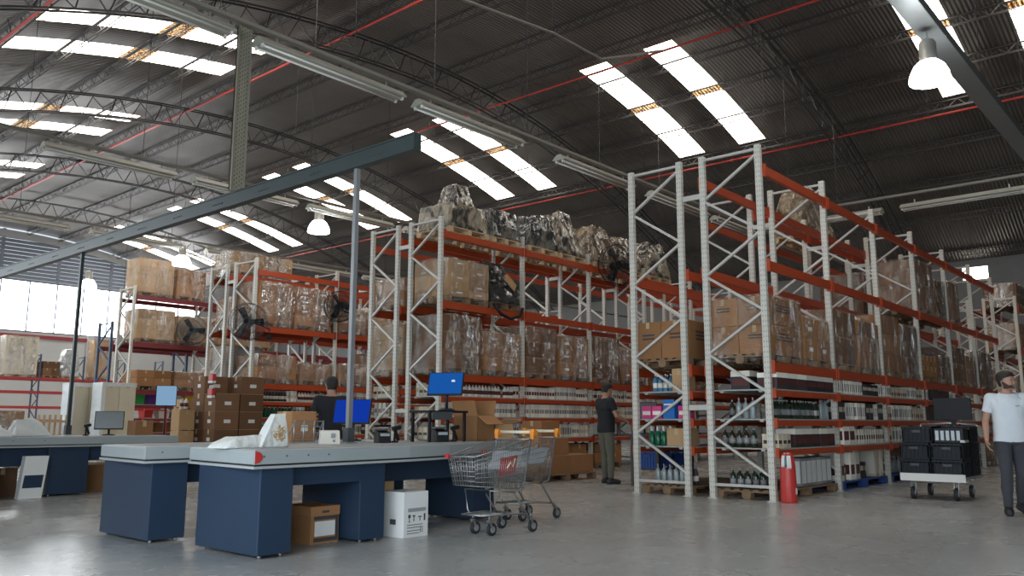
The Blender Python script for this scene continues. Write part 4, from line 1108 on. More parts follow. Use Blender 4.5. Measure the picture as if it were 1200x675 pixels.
# slatted wooden crate leaning there, red trolleys
sc_ = empty('slatted_panel', (7.7, 20.6, 0)); tag(sc_, 'pale wooden slatted panel leaning beside the white wrapped pallets', 'panel')
b = MB()
for k in range(6): b.bar((-.3+k*.12, 0, 0), (-.2+k*.12, .25, 1.25), .05, .02)
b.build('slats', M['wood_light'], sc_); b = MB(); b.bar((-.36,.05,.3),(.4,.05,.3), .03,.05); b.bar((-.28,.2,1.1),(.48,.2,1.1), .03,.05); b.build('rail', M['wood_light'], sc_)
rtc = empty('red_frame_trolley', (11.0, 23.3, 0)); tag(rtc, 'red tubular frame trolley in front of the farthest white rack', 'trolley')
b = MB()
for x in (-.65, -.05, .6): b.cyl((x,-.3,.12), (x,-.3,1.45), .028, 8)
b.bar((-.65,-.3,.5), (.6,-.3,.5), .04, .04); b.bar((-.65,-.3,1.42), (.6,-.3,1.42), .04, .04); b.bar((-.65,.3,.16), (.6,.3,.16), .04, .04)
b.bar((-.65,-.3,.16), (-.65,.3,.16), .04,.04); b.bar((.6,-.3,.16), (.6,.3,.16), .04,.04)
b.build('frame', M['red'], rtc)
b = MB(); b.bx(-.66, .61, -.3, .3, .16, .19); b.build('platform', M['steel'], rtc)
for x in (-.55, .5):
    for y in (-.24, .24):
        b = MB(); b.cyl((x, y-.02, .07), (x, y+.02, .07), .07, 12); b.build('wheel', M['rubber'], rtc)
for x, lb in ((-.25, 'dark blue crate on the red frame trolley'), (.28, 'brown carton on the red frame trolley')):
    if x < 0:
        tubo = MB(); tubo.bx(-.22,.22,-.2,.2,0,.3); tubo.bx(-.24,.24,-.22,.22,.27,.3); o = tubo.build('crate', M['counter_blue'], None, (11.0+x, 23.3, .195)); tag(o, lb, 'crate')
    else:
        o = link('carton', carton(.42, .4, .3, 'carton'), None, (11.0+x, 23.3, .195)); tag(o, lb, 'carton')

# ------------------------------------------------------------------ fans
def fan(x, y, z, r, yaw, lb, col='darkgrey', foot=None):
    t = empty('drum_fan', (x, y, z), yaw); tag(t, lb, 'fan')   # faces local -Y
    b = MB(); n = 28
    ring = lambda rr, yy: [(rr*math.cos(2*PI*k/n), yy, rr*math.sin(2*PI*k/n)) for k in range(n)]
    for rr, yy in ((r,-.09),(r,.09),(r*.7,-.13),(r*.4,-.15),(r*.16,-.15),(r*.6,.14)): b.tube(ring(rr, yy), .010 if rr == r else .006, 6, closed=True)
    for k in range(36):
        a = 2*PI*k/36; c, s = math.cos(a), math.sin(a)
        b.tube([(.14*r*c,-.15,.14*r*s),(.7*r*c,-.13,.7*r*s),(r*c,-.09,r*s),(r*c,.09,r*s),(.6*r*c,.14,.6*r*s),(.1*r*c,.16,.1*r*s)], .005, 5)
    b.build('guard', M[col], t)
    b = MB()
    for k in range(3):
        a = 2*PI*k/3; c, s = math.cos(a), math.sin(a); p = Vector((-s, 0, c))
        q = []
        for (f, wd, tw) in ((.16,.08,.05),(.5,.13,.045),(.86,.15,.03)):
            ctr = Vector((c, 0, s))*(r*f); q += [ctr - p*(wd*r*1.2) + Vector((0,tw,0)), ctr + p*(wd*r*1.2) - Vector((0,tw,0))]
        b.add(q, [(0,1,3,2),(2,3,5,4)], 0, True)
    o = b.build('blade', M['black'], t); sm = o.modifiers.new('s', 'SOLIDIFY'); sm.thickness = .012
    b = MB(); b.cyl((0,-.06,0), (0,.2,0), r*.2, 14); b.cyl((0,.2,0), (0,.24,0), r*.13, 12); b.build('motor', M['black'], t)
    b = MB(); b.tube([(r*.15,.18,0),(r*.7,.24,-.1),(r*1.05,.2,-.35*r),(r*1.1,.12,-.75*r)], .022, 7); b.bx(r*1.0, r*1.22, .04, .2, -.95*r, -.72*r); b.build('bracket', M['black'], t)
    return t
fan(11.28, 18.5, 3.56, .46, -.85, 'large dark wire guard fan fixed at the end of the third rack')
fan(13.3, 25.05, 3.98, .46, -.6, 'round wire guard fan fixed to the farthest white rack')
fan(14.0, 18.4, 4.22, .42, -.2, 'dark fan fixed at the second post of the third rack', 'black')
fan(17.35, 11.55, 5.02, .52, -.35, 'largest black fan fixed below the wrapped loads of the middle rack', 'black')
# ------------------------------------------------------------------ checkouts
def inset(poly, d):
    n = len(poly); cx = sum(p[0] for p in poly)/n; cy = sum(p[1] for p in poly)/n; out = []
    for i in range(n):
        a, p, c = Vector(poly[i-1]), Vector(poly[i]), Vector(poly[(i+1) % n])
        e1, e2 = (p-a).normalized(), (c-p).normalized()
        n1, n2 = Vector((-e1.y, e1.x)), Vector((-e2.y, e2.x))
        b = (n1+n2).normalized(); out.append(tuple(p + b*(d/max(.3, b.dot(n1)))))
    return out
def checkout(lb, poly, peds, aprons, group=None, red=True):
    t = empty('checkout_counter', (poly[0][0], poly[0][1], 0)); tag(t, lb, 'checkout counter', group)
    o = (poly[0][0], poly[0][1]); L = lambda q: [(x-o[0], y-o[1]) for x, y in q]
    b = MB(); b.prism(L(poly), .757, .868); b.build('side_panel', M['counter_side'], t, bevel=.006)
    b = MB(); b.prism(L(inset(poly, .012)), .743, .757); b.build('rubber_strip', M['rubber'], t)
    b = MB(); b.prism(L(inset(poly, -.008)), .722, .743); b.build('lower_rim', M['counter_rim'], t)
    b = MB(); b.prism(L(inset(poly, .015)), .868, .873); b.build('top_rim', M['counter_rim'], t)
    b = MB(); b.prism(L(inset(poly, .10)), .873, .877); b.build('conveyor_belt', M['belt'], t)
    for (x0, x1, y0, y1) in peds:
        b = MB(); b.bx(x0-o[0], x1-o[0], y0-o[1], y1-o[1], .026, .722); p = b.build('pedestal', M['counter_blue'], t, bevel=.008)
        b = MB()
        for x in (x0+.06, x1-.06):
            for y in (y0+.06, y1-.06): b.cyl((x-o[0], y-o[1], 0), (x-o[0], y-o[1], .03), .018, 8)
        b.build('levelling_feet', M['steel'], p)
    for (x0, x1, y0, y1, z0) in aprons:
        b = MB(); b.bx(x0-o[0], x1-o[0], y0-o[1], y1-o[1], z0, .722); b.build('apron', M['counter_blue'], t)
    # screw heads along the long side
    b = MB(); a, c = Vector(L(poly)[0]), Vector(L(poly)[1]); e = (c-a).normalized(); nn = Vector((e.y, -e.x))
    for k in range(4):
        p = a + (c-a)*((k+.4)/4); b.cyl((p.x, p.y, .82), (p.x+nn.x*.004, p.y+nn.y*.004, .82), .007, 8)
    b.build('screw_head', M['ink'], t)
    if red:
        b = MB(); vs = [(0,0,0)]; n = 12
        pts = [(a + e*(.075*math.sin(PI*k/n)) , .765 + .1*(1-math.cos(PI*k/n))/2) for k in range(n+1)]
        f = [(p.x + nn.x*.005, p.y + nn.y*.005, z) for p, z in pts]; bk = [(p.x - nn.x*.01, p.y - nn.y*.01, z) for p, z in pts]
        m = len(f); b.add(f + bk, [tuple(range(m)), tuple(range(2*m-1, m-1, -1))] + [(k, k+m, k+m+1, k+1) for k in range(m-1)])
        b.build('corner_cap', M['red'], t)['label'] = 'red broken corner cap'
    return t
checkout('blue and grey checkout counter in front, with the white bag on its end',
         [(3.82,6.06),(4.72,6.115),(5.62,6.19),(6.3,6.33),(7.45,6.74),(8.25,7.0),(8.25,7.60),(6.2,7.44),(3.96,7.36)],
         [(3.92,4.24,6.12,7.10),(5.06,5.36,6.25,7.15),(7.0,7.36,6.66,7.44)],
         [(4.24,5.06,6.24,6.27,.56),(5.36,7.0,6.72,6.75,.5)])
checkout('blue and grey checkout counter standing behind the front one, side by side',
         [(3.66,7.60),(5.3,7.66),(7.3,7.76),(7.3,8.84),(3.76,8.76)],
         [(3.76,4.12,7.66,8.66),(5.0,5.32,7.76,8.66),(6.6,7.0,7.82,8.66)], [(4.12,6.6,7.80,7.83,.52)], red=False)
checkout('far dark checkout counter near the tall white wrapped pallets',
         [(3.5,13.42),(5.2,13.45),(7.05,13.5),(7.05,14.8),(3.5,14.75)],
         [(3.55,4.36,13.5,14.5),(5.04,5.62,13.5,14.5),(6.3,6.7,13.6,14.5)], [(4.36,5.04,13.62,13.66,.45),(5.62,6.3,13.62,13.66,.5)], red=False)

# things on and under the checkouts
def monitor(x, y, z, w, h, yaw, tilt, scr, lb, stand=None, roll=0, icon=None):
    t = empty('monitor', (x, y, z), yaw); tag(t, lb, 'monitor')   # screen faces local -Y
    Mx = Matrix.Rotation(tilt, 3, 'X') @ Matrix.Rotation(roll, 3, 'Y')
    def ob(b, c, a, d, e, m=0): b.obox(Mx @ Vector(c), Mx @ Vector((a,0,0)), Mx @ Vector((0,d,0)), Mx @ Vector((0,0,e)), m)
    b = MB(); ob(b, (0,.012,0), w/2, .014, h/2); ob(b, (0,.035,0), w*.35, .014, h*.34); b.build('case', M['black'], t, bevel=.004)
    b = MB(); ob(b, (0,-.004,.004), w/2-.012, .003, h/2-.014); s = b.build('screen', M[scr], t)
    if icon:
        b = MB(); ob(b, (w*.22,-.009,h*.12), .018, .002, .010); ob(b, (w*.225,-.0095,h*.085), .022, .002, .004); b.build('icon', M['screen_icon'], s)
    b = MB(); b.cyl((0,.05,-.02), (0,.05,-stand) if stand else (0,.05,-.2), .018, 8); b.build('neck', M['black'], t)
    b = MB(); zz = -(stand or .2); b.lathe([(.10,zz),(.10,zz+.012),(.03,zz+.022)], 16, (0,.05,0)); b.build('base', M['black'], t)
    return t
monitor(6.90, 7.02, 1.545, .43, .28, -1.12, -.30, 'screen_blue', 'monitor with plain blue screen raised above the front checkout', .31, 0, True)
monitor(6.36, 8.05, 1.225, .47, .30, -1.1, -.25, 'screen_deep', 'deep blue monitor behind the slim pole, on the second checkout', .346, 0)
M['screen_off'] = mat('unlit_screen', (.20,.22,.22), .2)
M['screen_pale'] = emit('pale_blue_screen', (.25,.42,.62), .8)
monitor(8.35, 16.6, 1.62, .40, .42, -.45, 0, 'screen_pale', 'pale blue monitor on a tall floor stand beyond the far checkout', 1.62)
monitor(6.15, 14.1, 1.12, .44, .30, -.5, -.15, 'screen_off', 'unlit grey monitor on the far checkout', .242)
ps = empty('till_stand', (6.86, 7.06, .878)); tag(ps, 'black till stand with thin legs carrying the blue monitor on the front checkout', 'stand')
b = MB(); b.bx(-.3, .32, -.14, .2, .33, .355); b.build('shelf', M['black'], ps)
for x, y in ((-.27,-.11), (.29,-.11), (-.27,.17), (.29,.17)):
    b = MB(); b.bx(x-.014, x+.014, y-.014, y+.014, 0, .33); b.build('leg', M['black'], ps)
b = MB(); b.bx(-.26, .05, -.15, -.135, .25, .34); b.build('front_panel', M['darkgrey'], ps)
def printer(x, y, z, lb, rz=-.4, s=1.):
    t = empty('receipt_printer', (x, y, z), rz); tag(t, lb, 'printer')
    b = MB(); w, d, h = .14*s, .19*s, .145*s
    b.add([(-w/2,-d/2,0),(w/2,-d/2,0),(w/2,d/2,0),(-w/2,d/2,0),(-w/2,-d/2+.02,h*.75),(w/2,-d/2+.02,h*.75),(w/2,d/2,h),(-w/2,d/2,h)], [(0,3,2,1),(4,5,6,7),(0,1,5,4),(1,2,6,5),(2,3,7,6),(3,0,4,7)])
    b.build('case', M['black'], t, bevel=.006)
    b = MB(); b.bx(-w*.42, w*.42, -d*.2, d*.4, h*.93, h*1.06); b.build('lid', M['darkgrey'], t); b = MB(); b.bx(-w*.36, w*.36, -d/2-.002, -d/2+.01, h*.5, h*.7); b.build('paper_slot', M['grey'], t)
printer(6.80, 7.0, .878, 'black receipt printer under the till stand on the front checkout', s=1.1)
printer(6.05, 7.12, .878, 'black receipt printer beside the slim pole on the front checkout', s=1.0)
def scanner(x, y, z, lb, rz=0.):
    t = empty('barcode_scanner', (x, y, z), rz); tag(t, lb, 'scanner')
    b = MB(); b.lathe([(.045,0),(.045,.012),(.012,.02),(.010,.11)], 12); b.build('stand', M['black'], t)
    b = MB(); b.bar((-.03,0,.15), (.07,0,.17), .06, .045); b.build('head', M['black'], t, bevel=.008)
    b = MB(); b.bar((-.005,0,.15), (.05,0,.02), .028, .035); b.build('handle', M['black'], t, bevel=.006)
scanner(7.02, 7.0, .878, 'black barcode scanner on its stand beside the till stand', -.2)
scanner(6.25, 7.15, .877, 'black barcode scanner standing next to the slim pole', -.2)
scanner(5.75, 14.0, .877, 'black barcode scanner on the far checkout', -.2)
tm = empty('card_terminal', (5.30, 7.06, .877), -.45); tag(tm, 'cream slanted card terminal on the front checkout, beside the slim pole', 'terminal')
b = MB(); b.add([(-.10,-.06,0),(.10,-.06,0),(.10,.07,0),(-.10,.07,0),(-.09,-.01,.135),(.10,-.01,.135),(.10,.07,.14),(-.09,.07,.14)], [(0,3,2,1),(4,5,6,7),(0,1,5,4),(1,2,6,5),(2,3,7,6),(3,0,4,7)])
b.build('body', M['pack_white'], tm, bevel=.005)
b = MB(); b.obox((.03,-.040,.085), (.022,0,0), (0,.003,.008), (0,-.008,.02)); b.obox((.035,-.056,.035), (.012,0,0), (0,.003,.001), (0,-.004,.012)); b.build('keypad', M['grey'], tm)
# white carrier bag lying on the end of the front checkout
bg = empty('carrier_bag', (4.2, 6.62, .877), .12); tag(bg, 'white plastic carrier bag with brown print, lying on the end of the front checkout', 'bag')
from mathutils.bvhtree import BVHTree
link('bag_tail', lump_mesh(.46, .24, .085, 71, M['bag_white'], (.7,.6), (.08,0), .045, 14), bg, (-.16, .08, .0))
me = lump_mesh(.30, .15, .30, 75, M['bag_white'], (.38,.35), (.10,.02), .05, 20); link('bag_body', me, bg, (.14, 0, 0))
bvh = BVHTree.FromPolygons([v.co.copy() for v in me.vertices], [tuple(p.vertices) for p in me.polygons])
b = MB()   # brown printed scrolls on the bag
for k in range(22):
    an, ra = random.uniform(0, 6.28), .085*math.sqrt(random.random()); cx, cz = .045 + ra*.95*math.cos(an), .125 + ra*.9*math.sin(an); a0 = random.uniform(0, 6.28); pts = []
    for q in range(7):
        a = a0 + q*.75; h = bvh.ray_cast(Vector((cx + .018*math.cos(a), -1, cz + .016*math.sin(a))), Vector((0, 1, 0)))
        if h[0] is not None: pts.append(h[0] + Vector((.14, -.002, 0)))
    if len(pts) > 3: b.tube(pts, .0042, 5)
b.build('print_pattern', M['bag_print'], bg)
# open cartons at the right end of the front checkout
def open_carton(x, y, z, w, d, h, rz, lb, mt='carton', flaps=(.9,.9,.9,.9), tilt=0):
    t = empty('open_carton', (x, y, z), rz); tag(t, lb, 'carton'); t.rotation_euler = (0, tilt, rz)
    b = MB(); k = .005
    b.bx(-w/2, w/2, -d/2, d/2, 0, k); b.bx(-w/2, w/2, -d/2, -d/2+k, 0, h); b.bx(-w/2, w/2, d/2-k, d/2, 0, h); b.bx(-w/2, -w/2+k, -d/2, d/2, 0, h); b.bx(w/2-k, w/2, -d/2, d/2, 0, h)
    b.build('box_body', M[mt], t)
    for (p, q, dr, ln, an) in (((-w/2,-d/2), (w/2,-d/2), (0,-1), d/2, flaps[0]), ((w/2,d/2), (-w/2,d/2), (0,1), d/2, flaps[1]), ((-w/2,d/2), (-w/2,-d/2), (-1,0), d/2, flaps[2]), ((w/2,-d/2), (w/2,d/2), (1,0), d/2, flaps[3])):
        e = Vector((dr[0]*math.cos(an), dr[1]*math.cos(an), math.sin(an)))*ln; nrm = Vector((-dr[0]*math.sin(an), -dr[1]*math.sin(an), math.cos(an)))*k
        P, Q = Vector((*p, h)), Vector((*q, h)); vs = [P, Q, Q+e, P+e]; vs += [v+nrm for v in vs]
        b = MB(); b.add(vs, [(0,3,2,1),(4,5,6,7),(0,1,5,4),(1,2,6,5),(2,3,7,6),(3,0,4,7)]); b.build('flap', M[mt], t)
open_carton(7.60, 7.22, .879, .32, .38, .30, .05, 'open brown carton with raised flap on the right end of the front checkout', 'carton', (-.6,.3,1.25,1.35))
open_carton(8.02, 7.26, .879, .30, .36, .20, -.1, 'smaller open carton with an orange brown lid, at the very end of the front checkout', 'carton_lt', (.35,.9,1.2,.25))
# under the checkouts
ab_ = empty('archive_box', (4.86, 6.70, 0), .02); tag(ab_, 'brown archive box with printed label under the front checkout', 'box')
b = MB(); b.bx(-.16,.16,-.2,.2,0,.27); b.build('box_body', M['carton'], ab_, bevel=.003)
b = MB(); b.bx(-.166,.166,-.206,.206,.25,.335); b.build('lid', M['carton'], ab_, bevel=.003)
b = MB(); b.bx(-.125,.15,-.203,-.2,.215,.245); b.bx(-.125,.15,-.203,-.2,.02,.055); b.bx(.12,.15,-.203,-.2,.055,.215); b.build('printed_band', M['ink'], ab_)
b = MB(); b.bx(-.115,.115,-.203,-.2,.07,.20); b.build('paper_label', M['paper'], ab_)
b = MB(); b.bx(-.04,.04,-.209,-.206,.275,.295); b.build('hand_hole', M['ink'], ab_)
wb = empty('white_carton', (5.715, 6.36, 0), .03); tag(wb, 'white printed carton standing against the front checkout pedestal, behind the cart', 'carton')
b = MB(); b.bx(-.165,.165,-.16,.16,0,.43); b.build('box_body', M['paper'], wb, bevel=.003)
b = MB(); b.bx(-.11,.13,-.163,-.16,.24,.275); b.build('grey_band', M['grey'], wb)
b = MB()   # handling symbols: glass, arrows, umbrella, frame of small print
b.bx(-.105,-.075,-.163,-.16,.185,.215); b.bx(-.093,-.087,-.163,-.16,.15,.19); b.bx(-.105,-.075,-.163,-.16,.145,.15)
b.bx(-.035,-.025,-.163,-.16,.15,.21); b.bx(-.048,-.012,-.163,-.16,.195,.205); b.bx(.03,.075,-.163,-.16,.185,.195); b.bx(.048,.056,-.163,-.16,.15,.19); b.bx(.105,.125,-.163,-.16,.15,.215)
for z in (.115,.09,.035,.06): b.bx(-.12,.02 + z*.6,-.163,-.16,z,z+.006)
b.bx(.06,.066,-.163,-.16,.04,.1); b.bx(.085,.09,-.163,-.16,.04,.1)
b.build('print_pattern', M['ink'], wb)
b = MB(); b.bx(-.168,-.165,-.05,.03,.12,.17); b.build('side_mark', M['ink'], wb)
cb = link('carton', carton(.34, .3, .56, 'carton_lt'), None, (5.78, 6.95, 0)); tag(cb, 'pale brown carton behind the white printed carton, under the front checkout', 'carton')
cb = link('carton', carton(.3, .35, .62, 'carton_lt'), None, (4.55, 7.25, 0)); tag(cb, 'pale carton on the floor in the gap between the two front checkouts', 'carton')
cb = link('carton', carton(.32, .3, .34, 'carton', 1), None, (5.72, 8.25, .877)); tag(cb, 'brown carton with a white label on the second checkout, behind the card terminal', 'carton')
wr = empty('wire_rack', (5.62, 7.95, .877), .05); tag(wr, 'small grey wire rack before the labelled carton on the second checkout', 'rack')
b = MB()
for x in (-.2, -.07, .07, .2): b.cyl((x,-.08,0), (x,-.08,.24), .008, 6)
for z in (.03, .1, .17, .23): b.bar((-.2,-.08,z), (.2,-.08,z), .008, .012)
b.build('front_grid', M['steel'], wr)
b = MB()
for x in (-.2, .2): b.bar((x,-.08,.23), (x,.05,.02), .01, .012)
b.build('brace', M['steel'], wr)
for x, y, w, h, mt, lb in ((4.58, 13.86, .40, .42, 'carton_dk', 'dark carton under the far checkout, beside the leaning white box'),):
    cb = link('carton', carton(w, .4, h, mt), None, (x, y+.25, 0)); tag(cb, lb, 'carton')
lw_ = empty('white_box', (4.80, 13.40, 0), .03); tag(lw_, 'white box with blue printed panel leaning under the far checkout', 'box')
b = MB(); b.obox((0,0,.3), (.16,0,0), (0,.06,0), (.03,0,.3)); b.build('box_body', M['paper'], lw_)
b = MB(); b.obox((-.005,-.062,.24), (.13,0,0), (0,.002,0), (.01,0,.09)); b.build('printed_panel', M['counter_blue'], lw_)
b = MB(); b.bx(-.22,.22,-.2,.2,0,.42); o = b.build('waste_bin', M['counter_navy'], None, (3.95, 13.15, 0), bevel=.02); tag(o, 'dark waste bin at the end of the far checkout', 'bin')
cb = link('carton', carton(.42, .4, .42, 'carton'), None, (5.95, 14.2, 0)); tag(cb, 'brown carton on the floor under the far checkout, by its last pedestal', 'carton')
lp = lump_load(4.3, 13.95, .877, .55, .5, .22, 'crumpled white plastic bags heaped on the far checkout', 'bag_white', 81, top=(.6,.6), amp=.12, pal=None, name='plastic_bag')
lp['category'] = 'bag'
lp = lump_load(4.95, 14.1, .877, .5, .4, .26, 'second heap of white plastic bags on the far checkout, nearer the monitor', 'bag_white', 83, top=(.5,.5), shift=(-.1,0), amp=.12, pal=None, name='plastic_bag')
lp['category'] = 'bag'
cb = link('carton', carton(.3, .3, .24, 'carton'), None, (6.72, 14.2, .877)); tag(cb, 'small brown carton on the far checkout beside the unlit monitor', 'carton')

# ------------------------------------------------------------------ shopping carts
def cart_parts(t):
    # local: nose +X, rear axle at x = 0
    hw = lambda f: .25 + (.185-.25)*f; bw = lambda f: .20 + (.15-.20)*f
    top = lambda f, s: Vector((.03 + .76*f, s*hw(f), .93 - .16*f)); bot = lambda f, s: Vector((.12 + .62*f, s*bw(f), .43 + .06*f))
    r = .0034; b = MB()
    for s in (-1, 1):
        for k in range(25):
            f = k/24; b.tube([top(f, s), bot(f, s)], r, 5)
        for j in range(1, 7):
            g_ = j/7; b.tube([top(0, s).lerp(bot(0, s), g_), top(1, s).lerp(bot(1, s), g_)], r, 5)
        b.tube([top(0, s), top(1, s)], .006, 6); b.tube([bot(0, s), bot(1, s)], .005, 6)
    for f in (0, 1):
        for k in range(13 if f == 0 else 10):
            q = k/(12 if f == 0 else 9); b.tube([top(f, -1).lerp(top(f, 1), q), bot(f, -1).lerp(bot(f, 1), q)], r, 5)
        for j in range(1, 6):
            g_ = j/6; b.tube([top(f, -1).lerp(bot(f, -1), g_), top(f, 1).lerp(bot(f, 1), g_)], r, 5)
        b.tube([top(f, -1), top(f, 1)], .006, 6)
    for k in range(15):
        f = k/14; b.tube([bot(f, -1), bot(f, 1)], r, 5)
    for k in range(7):
        q = k/6; b.tube([bot(0, -1).lerp(bot(0, 1), q), bot(1, -1).lerp(bot(1, 1), q)], r, 5)
    b.build('wire_basket', M['chrome'], t)
    b = MB()
    for s in (-1, 1):
        b.tube([(-.03, s*.24, 1.0), (.02, s*.235, .90), (.10, s*.205, .44), (.24, s*.2, .41), (.2, s*.205, .36), (.0, s*.21, .13)], .011, 8)
        b.tube([(.24, s*.2, .41), (.56, s*.165, .44), (.53, s*.16, .24), (.52, s*.13, .20)], .009, 8)
        b.tube([(.03, s*.21, .18), (.30, s*.18, .20), (.64, s*.13, .205)], .009, 8)
    b.tube([(.64,-.13,.205),(.64,.13,.205)], .009, 8); b.tube([(.24,-.2,.41),(.24,.2,.41)], .008, 6); b.tube([(.03,-.21,.18),(.03,.21,.18)], .008, 6)
    for k in range(6): b.tube([(.36+.05*k,-.165+.006*k,.205),(.36+.05*k,.165-.006*k,.205)], .004, 5)
    b.build('frame', M['chrome'], t)
    b = MB(); b.cyl((-.03,-.215,1.0), (-.03,.215,1.0), .016, 12); b.build('handle', M['cream'], t)
    for s in (-1, 1):
        b = MB(); b.obox((-.025, s*.245, .995), (.038,0,.01), (0,.028,0), (-.006,0,.03)); b.obox((.0, s*.245, .955), (.016,0,0), (0,.022,0), (0,0,.03)); b.build('handle_end', M['orange'], t, bevel=.01)['label'] = 'orange handle end'
        
    b = MB(); p = top(1, -1); b.obox(p, (.024,0,0), (0,.022,0), (0,0,.022)); b.build('bumper', M['red'], t, bevel=.006)['label'] = 'red nose bumper'
    sp = MB(); a, c = Vector((.20, .216, .775)), Vector((.43, .198, .75)); z = Vector((0, .025, -.17))
    n_ = Vector((0,-.008,0)); z = Vector((0,-.02,-.17)); vs = [a, c, c+z, a+z]; vs = [v+n_ for v in vs] + [v-n_*.2 for v in vs]
    sp.add(vs, [(0,1,2,3),(7,6,5,4),(0,4,5,1),(1,5,6,2),(2,6,7,3),(3,7,4,0)]); pnl = sp.build('sign_panel', M['red'], t); pnl['label'] = 'red sign panel'
    b = MB(); k = Vector((.30,.209,.68)); b.tube([k+Vector((.05,0.0,-.03)), k+Vector((.0,.004,.03)), k+Vector((-.03,.006,-.02)), k+Vector((-.06,.012,.06))], .008, 6); b.build('sign_mark', M['cream'], pnl)
    b = MB(); vs = [top(0,-1).lerp(bot(0,-1), .25)+Vector((.03,.03,0)), top(0,1).lerp(bot(0,1), .25)+Vector((.03,-.03,0)), top(0,1).lerp(bot(0,1), .62)+Vector((.1,-.03,0)), top(0,-1).lerp(bot(0,-1), .62)+Vector((.1,.03,0))]
    vs += [v + Vector((.006,0,.003)) for v in vs]; b.add(vs, [(0,1,2,3),(7,6,5,4),(0,4,5,1),(1,5,6,2),(2,6,7,3),(3,7,4,0)]); b.build('child_seat', M['grey'], t)
    for (x, y) in ((.5,-.11),(.5,.11),(-.01,-.21),(-.01,.21)):
        w = MB(); w.tube([(x-.035, y-.014, .061), (x-.035, y+.014, .061)], .061, 18); w.tube([(x-.035, y-.017, .061),(x-.035, y+.017,.061)], .032, 12, 1)
        o = w.build('wheel', [M['rubber'], M['grey']], t)
        f = MB(); 
        for s in (-1, 1): f.bar((x-.035, y+s*.019, .05), (x, y+s*.014, .135), .022, .004, up=(0,1,0))
        f.bx(x-.02, x+.02, y-.02, y+.02, .13, .15); f.cyl((x,y,.15),(x,y,.19),.01,8); f.build('caster_fork', M['chrome'], o)
ct = empty('shopping_cart', (6.73, 5.81, 0), PI); cart_parts(ct)
for ch in ct.children: pass
tag(ct, 'wire shopping cart with orange handle ends and red panel beside the front checkout', 'shopping cart')
ct2 = dup(ct, (7.87, 6.39, 0), PI+.02, 'second wire shopping cart, empty, standing behind the one with the red panel')
for ch in list(ct2.children):
    if ch.name.startswith('sign_panel'):
        for q in list(ch.children): bpy.data.objects.remove(q)
        bpy.data.objects.remove(ch)

# ------------------------------------------------------------------ red extinguisher cover
ec = empty('extinguisher_cover', (11.63, 4.945, 0), .0); tag(ec, 'red fire extinguisher cover standing at the foot of the front rack', 'extinguisher cover')
b = MB(); prof = [(.112,0),(.116,.02),(.110,.30),(.104,.50),(.096,.60),(.078,.66),(.04,.69)]
b.lathe(prof, 20); b.build('cover', M['red'], ec)
Mx = Matrix.Rotation(R(205), 3, 'Z')
def patch(a0, a1, z0, z1, mt, nm, off=.006):
    b = MB(); n = 8
    def rad(z):
        for (r0, q0), (r1, q1) in zip(prof, prof[1:]):
            if q0 <= z <= q1: return r0 + (r1-r0)*(z-q0)/(q1-q0)
        return .03
    for i in range(n+1):
        a = R(a0 + (a1-a0)*i/n)
        for j in range(5):
            z = z0 + (z1-z0)*j/4; r_ = rad(z)+off; b.v.append((r_*math.cos(a), r_*math.sin(a), z))
    for i in range(n):
        for j in range(4): b.f.append([i*5+j, (i+1)*5+j, (i+1)*5+j+1, i*5+j+1]); b.m.append(0); b.s.append(True)
    o = b.build(nm, M[mt], ec); s = o.modifiers.new('s', 'SOLIDIFY'); s.thickness = .004; o['label'] = mt.replace('paper', 'white') + ' stripe'
patch(150, 180, .49, .685, 'paper', 'stripe'); patch(181, 197, .49, .685, 'rack_green', 'stripe'); patch(198, 232, .47, .685, 'paper', 'stripe')
patch(255, 285, .12, .20, 'paper', 'small_label')

# ------------------------------------------------------------------ platform trolley with black crates
tr = empty('platform_trolley', (13.4, 3.1, 0)); tag(tr, 'low platform trolley with white front edge, loaded with black crates', 'trolley')
b = MB(); b.bx(.012, 1.12, 0, .86, .30, .335); b.build('platform', M['steel'], tr)
b = MB(); b.bx(0, .012, -.01, .87, .265, .375); b.build('front_edge', M['white'], tr)['label'] = 'white front edge'
b = MB()
for y in (.03, .83): b.cyl((1.09, y, .33), (1.10, y, 1.08), .016, 8)
b.tube([(1.10,.03,1.08),(1.10,.43,1.1),(1.10,.83,1.08)], .016, 8); b.bar((1.095,.03,.7),(1.095,.83,.7), .02, .02); b.build('handle', M['steel'], tr)
for x, y in ((.12,.72),(.12,.14),(1.0,.14),(1.0,.72)):
    w = MB(); w.tube([(x-.03, y-.022, .09),(x-.03, y+.022, .09)], .09, 18); w.tube([(x-.03, y-.025, .09),(x-.03, y+.025,.09)], .045, 12, 1); o = w.build('wheel', [M['rubber'], M['grey']], tr)
    f = MB()
    for s in (-1, 1): f.bar((x-.03, y+s*.03, .08), (x, y+s*.03, .27), .03, .006, up=(0,1,0))
    f.bx(x-.05, x+.05, y-.05, y+.05, .26, .30); f.build('caster_fork', M['steel'], o)
